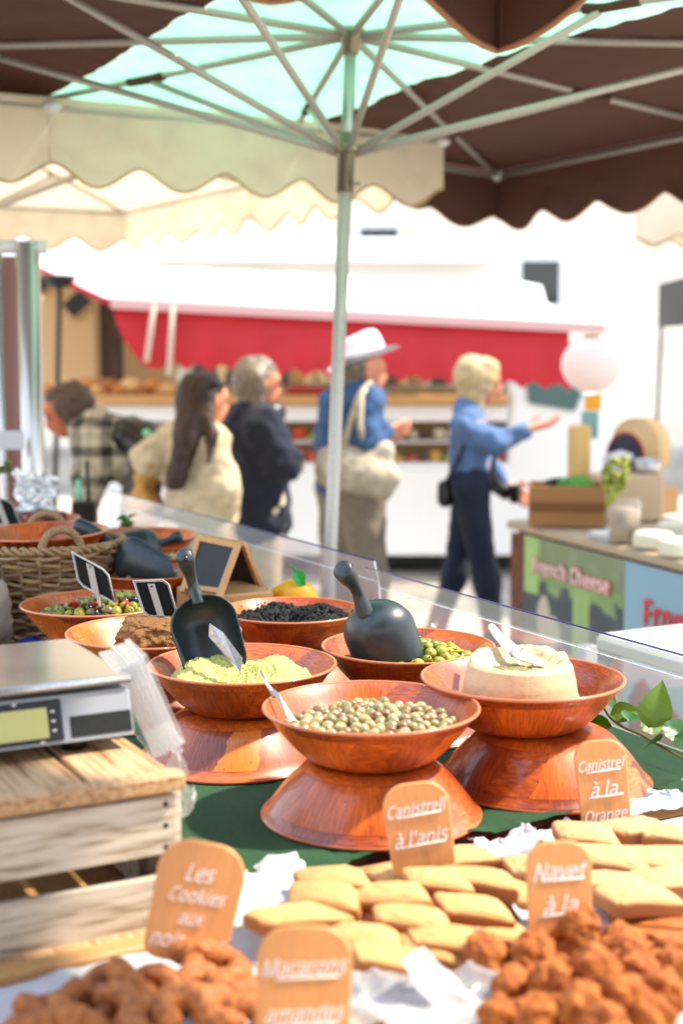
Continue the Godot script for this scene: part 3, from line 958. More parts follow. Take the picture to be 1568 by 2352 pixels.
	for i in 3:
		single("cheese_tray", "white tray of pale cheese on the raised shelf", "tray", rbox(Vector3(0.24, 0.07, 0.22), 0.015), mat("cheese_w", Color(0.86, 0.84, 0.76), 0.6), TB(b, L + d * (1.15 + i * 0.28) - nrm * 0.42 + Vector3(0, 1.151, 0)), "trays on the raised shelf")
	for q in [[1486, 1262], [1545, 1280], [1540, 1238]]:
		var cp: Vector3 = C.call(q[0], q[1])
		single("white_cheese", "round white soft cheese on the counter edge", "cheese", lathe(smooth_prof([Vector2(0, 0), Vector2(0.06, 0), Vector2(0.075, 0.012), Vector2(0.075, 0.045), Vector2(0.06, 0.06), Vector2(0, 0.062)], 3), 32), M.cheese_w, T(cp + Vector3(0.03, 0.001, -0.04)), "soft cheeses on the counter")
	single("paper_stack", "flat stack of white paper under the wooden box edge", "paper", rbox(Vector3(0.2, 0.03, 0.12), 0.004), M.paper, TB(b, L + d * 0.72 - nrm * 0.06 + Vector3(0, 0.934, 0)))
	# pink paper lantern with yellow ticket, hung from the pale parasol
	var lp := at_z(1356, 838, 6.3)
	var ln := thing("paper_lantern", "pale pink paper lantern hanging above the cheese counter", "lantern", T(lp))
	part(ln, "shade", grid(40, 40, func(u, w):
		var a: float = -u * TAU
		var bb: float = (w - 0.5) * PI
		var r: float = 0.132 * (1.0 - 0.018 * absf(sin(w * PI * 9.0)))
		return Vector3(cos(a) * cos(bb) * r, sin(bb) * r * 0.93, sin(a) * cos(bb) * r)), mat("lantern_pink", Color(0.95, 0.89, 0.88), 0.8, {"back": Color(0.94, 0.88, 0.86)}))
	part(ln, "ring", lathe([Vector2(0.03, 0.118), Vector2(0.035, 0.118), Vector2(0.035, 0.134), Vector2(0.03, 0.134)], 20), M.wood_light)
	part(ln, "cord", rod(Vector3(0, 0.12, 0), Vector3(0, 0.84, 0), 0.003), M.white_line)
	part(ln, "ticket", rbox(Vector3(0.07, 0.07, 0.012), 0.003), mat("yellow_card", Color(0.88, 0.62, 0.05), 0.6), T(Vector3(0.012, -0.165, 0)))
	part(ln, "lower_ticket", rbox(Vector3(0.075, 0.12, 0.01), 0.003), mat("teal_card", Color(0.45, 0.6, 0.6), 0.6), T(Vector3(0.0, -0.265, 0)))
	# dark canopy on a thin leg behind
	var dc := Vector3(at_z(1512, 640, 11.0).x, 0, -9.0)
	var q2 := thing("dark_canopy", "dark grey canopy on thin legs behind the cheese stall", "canopy", T(Vector3(dc.x, 0, dc.z)))
	part(q2, "roof", grid(8, 8, func(u, w): return Vector3(u * 2.4, 2.15 + 0.35 * (1.0 - maxf(absf(u - 0.5), absf(w - 0.5)) * 2.0), -w * 2.0)), mat("dark_canvas", Color(0.22, 0.20, 0.20), 0.8))
	part(q2, "valance", grid(8, 3, func(u, w): return Vector3(u * 2.4, 2.15 - w * 0.33, 0.01)), M.dark_canvas)
	part(q2, "side_valance", grid(8, 3, func(u, w): return Vector3(0, 2.15 - w * 0.33, -u * 2.0)), M.dark_canvas)
	for e in [Vector3(0.03, 0, -0.03), Vector3(2.37, 0, -0.03), Vector3(0.03, 0, -1.97), Vector3(2.37, 0, -1.97)]:
		part(q2, "leg", rod(e + Vector3(-0.05, 0, 0), e + Vector3(0, 2.13, 0), 0.014), M.dark_steel)
	# white side table just beyond the screen
	var tb := on_y(1420, 1466, 0.95)
	var wt := thing("white_side_table", "white side table just beyond the clear screen", "table", TB(stall_basis, Vector3(tb.x + 0.22, 0, tb.z + 0.02)))
	part(wt, "top", rbox(Vector3(0.5, 0.04, 0.4), 0.012), M.white_paint, T(Vector3(0.05, 0.93, 0)))
	for e in [Vector3(-0.18, 0.455, -0.25), Vector3(0.28, 0.455, -0.25), Vector3(-0.18, 0.455, 0.25), Vector3(0.28, 0.455, 0.25)]:
		part(wt, "leg", rbox(Vector3(0.04, 0.91, 0.04), 0.004), M.white_paint, T(e))
	# left edge: chrome post, thin rail, card
	var cp := at_z(72, 900, 4.6)
	var post := thing("chrome_post", "thick shiny steel post holding the white rail at left", "post", T(Vector3(cp.x, 0, cp.z)))
	part(post, "tube", rod(Vector3(0, 0, 0), Vector3(0, 1.99, 0), 0.038, -1, 28), M.steel)
	part(post, "rail", rod(Vector3(-0.6, 1.985, 0), Vector3(0.06, 1.975, 0), 0.02, -1, 16), M.white_paint)
	part(post, "side_tube", rod(Vector3(-0.1, 0, -0.02), Vector3(-0.1, 1.98, -0.02), 0.014, -1, 16), M.steel)
	var card := at_z(28, 1010, 4.5)
	part(post, "price_card", rbox(Vector3(0.085, 0.06, 0.004), 0.001), M.paper, T(card - post.position + Vector3(0, 0, 0.02)))
	part(post, "back_panel", rbox(Vector3(0.16, 1.3, 0.01), 0.002), mat("red_panel", Color(0.66, 0.48, 0.44), 0.6), T(Vector3(-0.09, 1.3, -0.06)))

# a hand: palm and five separate fingers. wrist, direction of fingers, palm normal, side (thumb side)
func hand_bones(w: Vector3, d: Vector3, up: Vector3, curl := 0.4, s := 1.0) -> Array:
	d = d.normalized()
	var side := d.cross(up).normalized()
	up = side.cross(d).normalized()
	var out := []
	var kn := w + d * 0.085 * s
	for k in 3:
		var o := side * (k - 1) * 0.024 * s
		out.append([w + o * 0.7, kn + o, 0.017 * s, 0.014 * s])
	var ln := [0.07, 0.08, 0.075, 0.058]
	for k in 4:
		var b := kn + side * (k - 1.5) * 0.0215 * s
		var c: Vector3 = b + (d + up * curl * 0.3).normalized() * ln[k] * 0.5 * s
		var e: Vector3 = c + (d + up * curl).normalized() * ln[k] * 0.5 * s
		out.append([b, c, 0.0095 * s, 0.0085 * s])
		out.append([c, e, 0.0085 * s, 0.0065 * s])
	var t0 := w + d * 0.03 * s - side * 0.03 * s
	var t1 := t0 + (d * 0.6 - side * 0.7 + up * 0.5).normalized() * 0.04 * s
	out.append([t0, t1, 0.013 * s, 0.010 * s])
	out.append([t1, t1 + (d + up * 0.4).normalized() * 0.032 * s, 0.010 * s, 0.0075 * s])
	return out
# a head looking along f
func head_bones(c: Vector3, f: Vector3, s := 0.94) -> Array:
	f = f.normalized()
	var r := f.cross(Vector3.UP).normalized()
	var u := r.cross(f)
	var out := [
		[c + u * 0.03 * s - f * 0.02 * s, c + u * 0.03 * s + f * 0.015 * s, 0.083 * s, 0.079 * s],
		[c - u * 0.02 * s + f * 0.035 * s, c - u * 0.085 * s + f * 0.06 * s, 0.058 * s, 0.030 * s],
		[c - f * 0.01 * s, c - u * 0.15 * s - f * 0.03 * s, 0.056 * s, 0.058 * s],
		[c + u * 0.008 * s + f * 0.09 * s, c - u * 0.028 * s + f * 0.112 * s, 0.009 * s, 0.014 * s],
		[c - u * 0.055 * s + f * 0.088 * s, c - u * 0.062 * s + f * 0.088 * s, 0.017 * s, 0.017 * s]]
	for k in [-1.0, 1.0]:
		out.append([c + r * 0.078 * k * s + u * 0.02 * s - f * 0.005 * s, c + r * 0.08 * k * s - u * 0.025 * s - f * 0.002 * s, 0.016 * s, 0.011 * s])
		out.append([c + r * 0.03 * k * s + u * 0.028 * s + f * 0.083 * s, c + r * 0.04 * k * s + u * 0.026 * s + f * 0.078 * s, 0.014 * s, 0.012 * s])
	return out
func face_parts(o: Node3D, c: Vector3, f: Vector3) -> void:
	f = f.normalized()
	var r := f.cross(Vector3.UP).normalized()
	var u := r.cross(f)
	for k in [-1.0, 1.0]:
		part(o, "eye", blob(Vector3.ONE * 0.011, 0.0, 1.0, 1, 10, 8), mat("eye", Color(0.09, 0.06, 0.05), 0.2), T(c + r * 0.033 * k + u * 0.005 + f * 0.083))
	part(o, "mouth", tube([c - u * 0.055 + f * 0.096 - r * 0.022, c - u * 0.053 + f * 0.106, c - u * 0.055 + f * 0.096 + r * 0.022], 0.005, -1, 6), mat("lip", Color(0.6, 0.26, 0.22), 0.5))
func body_mesh(coarse: Array, heads: Array, hands: Array) -> ArrayMesh:
	var l := [[nets(coarse, 0.016, 0.05), Transform3D()], [nets(heads, 0.0065, 0.03), Transform3D()]]
	for h in hands:
		l.append([nets(h, 0.0042, 0.012), Transform3D()])
	return join(l)
func shoe(o: Node3D, at: Vector3, dir: Vector3, m: Material) -> void:
	dir.y = 0
	dir = dir.normalized()
	part(o, "shoe", nets([[at - dir * 0.05 + Vector3(0, 0.045, 0), at + dir * 0.13 + Vector3(0, 0.032, 0), 0.042, 0.03], [at + Vector3(0, 0.06, 0), at + dir * 0.03 + Vector3(0, 0.06, 0), 0.045, 0.04]], 0.012, 0.03), m)
func legs(hipl: Vector3, hipr: Vector3, kl: Vector3, kr: Vector3, al: Vector3, ar: Vector3, g := 0.0) -> Array:
	return [[hipl, kl, 0.082 + g, 0.056 + g], [kl, al, 0.056 + g, 0.040 + g], [hipr, kr, 0.082 + g, 0.056 + g], [kr, ar, 0.056 + g, 0.040 + g], [hipl + Vector3(0, 0.06, 0), hipr + Vector3(0, 0.06, 0), 0.09 + g, 0.09 + g]]

func people() -> void:
	var denim := ntex(51, 0.02, [g3(0.76), g3(0.94), g3(1.0), g3(0.88)], 5)
	mat("denim", Color(0.34, 0.45, 0.62), 0.9, {"tex": denim, "scale": Vector3(2.5, 2.5, 2.5)})
	mat("blue_shirt", Color(0.22, 0.35, 0.53), 0.9, {"tex": denim, "scale": Vector3(2, 2, 2)})
	mat("jeans", Color(0.10, 0.14, 0.23), 0.9, {"tex": denim, "scale": Vector3(2, 2, 2)})
	mat("navy_wool", Color(0.10, 0.12, 0.20), 0.95, {"tex": denim, "scale": Vector3(2, 2, 2), "rim": 0.4})
	mat("beige_wool", Color(0.79, 0.72, 0.60), 0.95, {"tex": denim, "scale": Vector3(1.5, 1.5, 1.5)})
	mat("grey_chino", Color(0.52, 0.48, 0.42), 0.9, {"tex": denim, "scale": Vector3(1.5, 1.5, 1.5)})
	mat("cream_cotton", Color(0.80, 0.75, 0.64), 0.9, {"tex": denim, "scale": Vector3(1.5, 1.5, 1.5)})
	mat("ecru", Color(0.78, 0.74, 0.66), 0.9, {"tex": M.blot, "scale": Vector3(2, 2, 2)})
	var hairt := ntex(52, 0.02, [g3(0.5), g3(0.85), g3(1.0)], 4)
	mat("hair_brown", Color(0.23, 0.11, 0.06), 0.6, {"tex": hairt, "scale": Vector3(7, 0.5, 7)})
	mat("hair_blonde", Color(0.86, 0.76, 0.56), 0.5, {"tex": hairt, "scale": Vector3(14, 1.5, 14)})
	mat("hair_grey", Color(0.62, 0.56, 0.50), 0.5, {"tex": ntex(53, 0.02, [Color(0.35, 0.28, 0.24), g3(0.7), g3(1.0)], 4), "scale": Vector3(12, 1.2, 12)})
	mat("hair_mouse", Color(0.34, 0.25, 0.18), 0.6, {"tex": hairt, "scale": Vector3(10, 3, 10)})
	var plaid := img_tex(128, 128, func(x, y):
		var a := 0.0
		for t in [x, y]:
			if (t > 0.05 and t < 0.4):
				a += 0.5
			elif t > 0.66 and t < 0.7:
				a += 0.3
		return Color(0.70, 0.66, 0.58).lerp(Color(0.06, 0.055, 0.06), clampf(a, 0.0, 1.0)))
	mat("plaid", Color.WHITE, 0.95, {"tex": plaid, "scale": Vector3(8, 8, 8)})
	mat("shoe_dark", Color(0.06, 0.055, 0.05), 0.5)
	mat("shoe_white", Color(0.7, 0.68, 0.65), 0.5)
	blonde_woman()
	hat_man()
	navy_woman()
	long_hair_woman()
	stooping_person()

func blonde_woman() -> void:
	var D := 6.9
	var b := at_z(1075, 1570, D)
	b.y = 0
	var J := func(px, py, dz = 0.0): return at_z(px, py, D - dz) - b
	var o := thing("person", "person in a blue denim jacket and dark jeans reaching out a hand", "person", T(b))
	var hc: Vector3 = J.call(1100, 874)
	var f := Vector3(0.97, -0.18, 0.08)
	var nk: Vector3 = J.call(1080, 940)
	var sr: Vector3 = J.call(1068, 972, 0.13)
	var slf: Vector3 = J.call(1075, 968, -0.14)
	var er: Vector3 = J.call(1138, 1018, 0.17)
	var wr: Vector3 = J.call(1212, 985, 0.14)
	var el: Vector3 = J.call(1110, 1060, -0.18)
	var wl: Vector3 = J.call(1165, 1120, -0.12)
	var hipl: Vector3 = J.call(1078, 1135, -0.08)
	var hipr: Vector3 = J.call(1080, 1135, 0.08)
	var kr: Vector3 = J.call(1118, 1338, 0.08)
	var kl: Vector3 = J.call(1046, 1318, -0.07)
	var ar := Vector3(kr.x + 0.05, 0.08, 0.09)
	var al := Vector3(kl.x - 0.16, 0.09, -0.08)
	var coarse := legs(hipl, hipr, kl, kr, al, ar, -0.012)
	coarse.append_array([[J.call(1078, 985, -0.06), J.call(1078, 1100, -0.04), 0.085, 0.09], [J.call(1078, 985, 0.06), J.call(1078, 1100, 0.04), 0.085, 0.09], [sr, er, 0.042, 0.034], [er, wr, 0.034, 0.024], [slf, el, 0.042, 0.034], [el, wl, 0.034, 0.024], [nk + Vector3(0, -0.04, 0), hc + Vector3(-0.02, -0.04, 0), 0.05, 0.048]])
	var hand := hand_bones(wr, J.call(1275, 968, 0.12) - wr, Vector3(0, 1, 0.15), 0.35)
	part(o, "body", body_mesh(coarse, head_bones(hc, f), [hand, hand_bones(wl, Vector3(0.8, -0.5, 0.1), Vector3(0, 0.5, 1), 0.6)]), M.skin)
	face_parts(o, hc, f)
	part(o, "denim_jacket", nets([[sr + Vector3(0, -0.02, 0), er, 0.062, 0.054], [er, er.lerp(wr, 0.86), 0.054, 0.042], [slf + Vector3(0, -0.02, 0), el, 0.06, 0.052], [el, el.lerp(wl, 0.8), 0.052, 0.04], [J.call(1073, 985, 0.07), J.call(1077, 1078, 0.05), 0.085, 0.098], [J.call(1073, 985, -0.07), J.call(1077, 1078, -0.05), 0.085, 0.098], [J.call(1076, 958, 0.07), J.call(1082, 958, -0.08), 0.06, 0.06], [nk, nk + Vector3(-0.015, 0.02, 0), 0.065, 0.062]], 0.013, 0.05, 0.02, 12.0), M.denim)
	part(o, "jeans", nets(legs(hipl, hipr, kl, kr, al, ar, 0.004) + [[hipl + Vector3(0, 0.1, 0.04), hipr + Vector3(0, 0.1, -0.04), 0.09, 0.09]], 0.014, 0.05, 0.01, 9.0), M.jeans)
	var u := Vector3.UP
	part(o, "hair", nets([[hc + u * 0.035 - f * 0.035, hc + u * 0.04 + f * 0.01, 0.086, 0.077], [hc + Vector3(-0.045, 0.0, 0), hc + Vector3(-0.05, -0.12, 0), 0.072, 0.034], [hc + Vector3(0.0, 0.02, 0.06), hc + Vector3(-0.015, -0.13, 0.05), 0.04, 0.03], [hc + Vector3(0.0, 0.02, -0.06), hc + Vector3(-0.015, -0.13, -0.05), 0.04, 0.03], [hc + Vector3(0.05, 0.06, 0.045), hc + Vector3(0.03, -0.03, 0.075), 0.04, 0.022]], 0.01, 0.04, 0.01, 20.0), M.hair_blonde)
	shoe(o, ar * Vector3(1, 0, 1), Vector3(1, 0, 0.1), M.shoe_dark)
	shoe(o, al * Vector3(1, 0, 1), Vector3(1, 0, -0.1), M.shoe_dark)
	var bag := thing("shoulder_bag", "small black shoulder bag at the back of the denim jacketed person", "bag", T(b))
	part(bag, "pouch", nets([[J.call(1020, 1118, 0.05), J.call(1022, 1148, 0.05), 0.035, 0.04], [J.call(1020, 1118, -0.05), J.call(1022, 1148, -0.05), 0.035, 0.04]], 0.012, 0.05), M.black_plastic)
	part(bag, "strap", tube([J.call(1022, 1110, 0.06), J.call(1050, 1060, 0.17), J.call(1092, 950, 0.14), J.call(1105, 948, 0.02)], 0.010, -1, 8), M.black_plastic)
	var cam := thing("photo_camera", "black camera on a strap hanging in front of the dark jeans", "camera", T(b))
	part(cam, "strap", tube([J.call(1142, 1004, 0.2), J.call(1138, 1040, 0.16), J.call(1128, 1090, 0.14), J.call(1140, 1112, 0.12)], 0.012, -1, 8), M.black_plastic)
	part(cam, "lens", rod(J.call(1130, 1112, 0.1), J.call(1168, 1136, 0.1), 0.032, 0.036, 16), M.black_plastic)
	part(cam, "camera_body", rbox(Vector3(0.05, 0.085, 0.1), 0.01), M.black_plastic, T(J.call(1180, 1134, 0.1)))

func hat_man() -> void:
	var D := 6.8
	var b := at_z(810, 1580, D)
	b.y = 0
	var J := func(px, py, dz = 0.0): return at_z(px, py, D - dz) - b
	var o := thing("person", "person in a white hat, blue shirt and grey trousers", "person", T(b))
	var hc: Vector3 = J.call(836, 852)
	var f := Vector3(0.93, -0.05, -0.3)
	var nk: Vector3 = J.call(815, 895)
	var sr: Vector3 = J.call(848, 925, 0.13)
	var sl: Vector3 = J.call(765, 930, -0.08)
	var er: Vector3 = J.call(842, 1005, 0.17)
	var wr: Vector3 = J.call(888, 990, 0.08)
	var el: Vector3 = J.call(752, 1010, -0.12)
	var wl: Vector3 = J.call(790, 1050, -0.2)
	var hl: Vector3 = J.call(782, 1140, -0.05)
	var hr: Vector3 = J.call(832, 1140, 0.05)
	var kl: Vector3 = J.call(778, 1330, -0.06)
	var kr: Vector3 = J.call(848, 1330, 0.05)
	var al := Vector3(kl.x - 0.02, 0.09, kl.z - 0.04)
	var ar := Vector3(kr.x + 0.02, 0.09, kr.z + 0.02)
	var coarse := legs(hl, hr, kl, kr, al, ar, -0.01)
	coarse.append_array([[J.call(785, 945), J.call(795, 1110), 0.1, 0.1], [J.call(825, 945), J.call(818, 1110), 0.1, 0.1], [sr, er, 0.045, 0.036], [er, wr, 0.036, 0.027], [sl, el, 0.045, 0.036], [el, wl, 0.036, 0.027], [nk + Vector3(0, -0.05, 0), hc + Vector3(-0.02, -0.05, 0), 0.058, 0.055]])
	part(o, "body", body_mesh(coarse, head_bones(hc, f), [hand_bones(wr, Vector3(0.8, 0.1, -0.5), Vector3(0, 0.3, -1), 0.7), hand_bones(wl, Vector3(0.8, -0.2, -0.3), Vector3(0, 0.3, -1), 0.7)]), M.skin)
	face_parts(o, hc, f)
	part(o, "blue_shirt", nets([[sr, er, 0.066, 0.06], [er, er.lerp(wr, 0.85), 0.06, 0.046], [sl, el, 0.062, 0.056], [el, el.lerp(wl, 0.8), 0.056, 0.045], [J.call(786, 945), J.call(785, 1105), 0.108, 0.118], [J.call(826, 945), J.call(815, 1105), 0.105, 0.112], [J.call(780, 920, -0.05), J.call(845, 918, 0.08), 0.07, 0.07], [nk, nk + Vector3(0, 0.01, 0), 0.075, 0.07]], 0.013, 0.06, 0.024, 11.0), M.blue_shirt)
	part(o, "trousers", nets(legs(hl, hr, kl, kr, al, ar, 0.03) + [[hl + Vector3(0.02, 0.08, 0), hr + Vector3(-0.02, 0.08, 0), 0.1, 0.1]], 0.014, 0.05, 0.012, 8.0), M.grey_chino)
	part(o, "hair", nets([[hc + Vector3(-0.04, 0.02, 0.02), hc + Vector3(-0.055, -0.055, 0.02), 0.085, 0.055]], 0.01, 0.03, 0.008, 25.0), M.hair_grey)
	shoe(o, ar * Vector3(1, 0, 1), Vector3(1, 0, -0.3), M.shoe_dark)
	shoe(o, al * Vector3(1, 0, 1), Vector3(1, 0, -0.3), M.shoe_dark)
	# hat
	var ht := thing("sun_hat", "white brimmed hat with a thin dark band on the blue shirted person", "hat", TB(Basis(Vector3(0, 0, 1), 0.27) * Basis(Vector3.UP, 0.3), b + hc + Vector3(-0.005, 0.058, 0)))
	mat("hat_white", Color(0.84, 0.84, 0.88), 0.85)
	part(ht, "crown", grid(36, 14, func(u, w):
		var a: float = -u * TAU
		var prof := [Vector2(0.104, 0), Vector2(0.101, 0.05), Vector2(0.094, 0.09), Vector2(0.08, 0.113), Vector2(0.05, 0.118), Vector2(0.0, 0.104)]
		var t: float = w * 5.0
		var k := mini(int(t), 4)
		var q: Vector2 = prof[k].lerp(prof[k + 1], t - k)
		return Vector3(cos(a) * q.x * 1.12, q.y + 0.012 * cos(a) * w, sin(a) * q.x * 0.92)), M.hat_white)
	part(ht, "brim", grid(48, 6, func(u, w):
		var a: float = -u * TAU
		var r := 0.1 + 0.067 * float(w)
		return Vector3(cos(a) * r * 1.1, 0.0 + w * (0.035 * (sin(a) ** 2) - 0.006 + 0.012 * cos(a)) - 0.0, sin(a) * r)), M.hat_white)
	part(ht, "band", grid(36, 2, func(u, w):
		var a: float = -u * TAU
		return Vector3(cos(a) * 0.1055 * 1.12, 0.004 + w * 0.017, sin(a) * 0.1055 * 0.93)), M.black_plastic)
	# tote bag
	var tt := thing("tote_bag", "large ecru canvas tote on the blue shirted person's shoulder", "bag", T(b))
	part(tt, "bag", nets([[J.call(752, 1052, 0.16), J.call(882, 1035, 0.18), 0.05, 0.05], [J.call(752, 1085, 0.19), J.call(888, 1095, 0.21), 0.06, 0.065], [J.call(775, 1100, 0.19), J.call(880, 1128, 0.2), 0.045, 0.045], [J.call(800, 1070, 0.2), J.call(850, 1080, 0.2), 0.07, 0.07]], 0.013, 0.05, 0.012, 12.0), M.ecru)
	part(tt, "strap", tube([J.call(785, 1040, 0.2), J.call(808, 960, 0.2), J.call(828, 905, 0.2), J.call(848, 880, 0.09), J.call(845, 890, -0.02)], 0.017, -1, 8), M.ecru)
	part(tt, "strap", tube([J.call(838, 1035, 0.22), J.call(826, 975, 0.24), J.call(830, 905, 0.21), J.call(850, 880, 0.07)], 0.015, -1, 8), M.ecru)

func navy_woman() -> void:
	var D := 6.5
	var b := at_z(595, 1600, D)
	b.y = 0
	var J := func(px, py, dz = 0.0): return at_z(px, py, D - dz) - b
	var o := thing("person", "person with grey bobbed hair in a long navy coat", "person", T(b))
	var hc: Vector3 = J.call(592, 880)
	var f := Vector3(0.9, -0.1, -0.35)
	var nk: Vector3 = J.call(580, 945)
	var sr: Vector3 = J.call(612, 985, 0.12)
	var sl: Vector3 = J.call(545, 985, -0.08)
	var er: Vector3 = J.call(652, 1062, 0.14)
	var wr: Vector3 = J.call(645, 1075, -0.1)
	var el: Vector3 = J.call(545, 1075, -0.16)
	var wl: Vector3 = J.call(620, 1080, -0.22)
	var hl: Vector3 = J.call(575, 1180, -0.05)
	var hr: Vector3 = J.call(615, 1180, 0.05)
	var kl: Vector3 = J.call(575, 1380, -0.05)
	var kr: Vector3 = J.call(618, 1380, 0.06)
	var al := Vector3(kl.x, 0.09, kl.z - 0.02)
	var ar := Vector3(kr.x, 0.09, kr.z)
	var coarse := legs(hl, hr, kl, kr, al, ar, -0.012)
	coarse.append_array([[J.call(565, 990), J.call(580, 1160), 0.09, 0.09], [J.call(605, 990), J.call(608, 1160), 0.09, 0.09], [sr, er, 0.04, 0.033], [er, wr, 0.033, 0.025], [sl, el, 0.04, 0.033], [el, wl, 0.033, 0.025], [nk + Vector3(0, -0.04, 0), hc + Vector3(-0.02, -0.05, 0), 0.052, 0.05]])
	part(o, "body", body_mesh(coarse, head_bones(hc, f), [hand_bones(wr, Vector3(-0.3, 0.2, -0.9), Vector3(1, 0.3, 0), 0.8), hand_bones(wl, Vector3(0.8, 0.1, 0.1), Vector3(0, 0.3, -1), 0.7)]), M.skin)
	face_parts(o, hc, f)
	part(o, "navy_coat", nets([[sr, er, 0.075, 0.072], [er, er.lerp(wr, 0.8), 0.072, 0.058], [sl, el, 0.072, 0.066], [el, el.lerp(wl, 0.8), 0.066, 0.055], [J.call(558, 985), J.call(582, 1190), 0.095, 0.10], [J.call(602, 985), J.call(618, 1190), 0.095, 0.105], [J.call(590, 1000, 0.05), J.call(600, 1195, 0.05), 0.1, 0.11], [J.call(545, 968, -0.06), J.call(612, 968, 0.09), 0.065, 0.065], [nk, nk + Vector3(0.02, 0.0, 0), 0.07, 0.065]], 0.014, 0.06, 0.024, 10.0), M.navy_wool)
	part(o, "trousers", nets(legs(hl, hr, kl, kr, al, ar, -0.006), 0.015, 0.05), M.cream_cotton)
	part(o, "hair", nets([[hc + Vector3(-0.025, 0.04, 0), hc + Vector3(0.01, 0.045, -0.01), 0.085, 0.078], [hc + Vector3(-0.042, 0.0, 0.02), hc + Vector3(-0.05, -0.13, 0.02), 0.07, 0.036], [hc + Vector3(0.0, 0.02, 0.07), hc + Vector3(0.0, -0.12, 0.06), 0.042, 0.03], [hc + Vector3(-0.02, 0.02, -0.07), hc + Vector3(-0.03, -0.12, -0.06), 0.042, 0.03]], 0.01, 0.04, 0.012, 22.0), M.hair_grey)
	part(o, "scarf", nets([[nk + Vector3(0.03, 0.0, 0.06), nk + Vector3(0.1, -0.01, -0.02), 0.04, 0.045], [nk + Vector3(0.1, -0.01, -0.02), nk + Vector3(0.0, 0.0, -0.09), 0.045, 0.04]], 0.012, 0.03), M.black_plastic)
	shoe(o, ar * Vector3(1, 0, 1), Vector3(1, 0, -0.4), M.shoe_white)
	shoe(o, al * Vector3(1, 0, 1), Vector3(1, 0, -0.4), M.shoe_white)

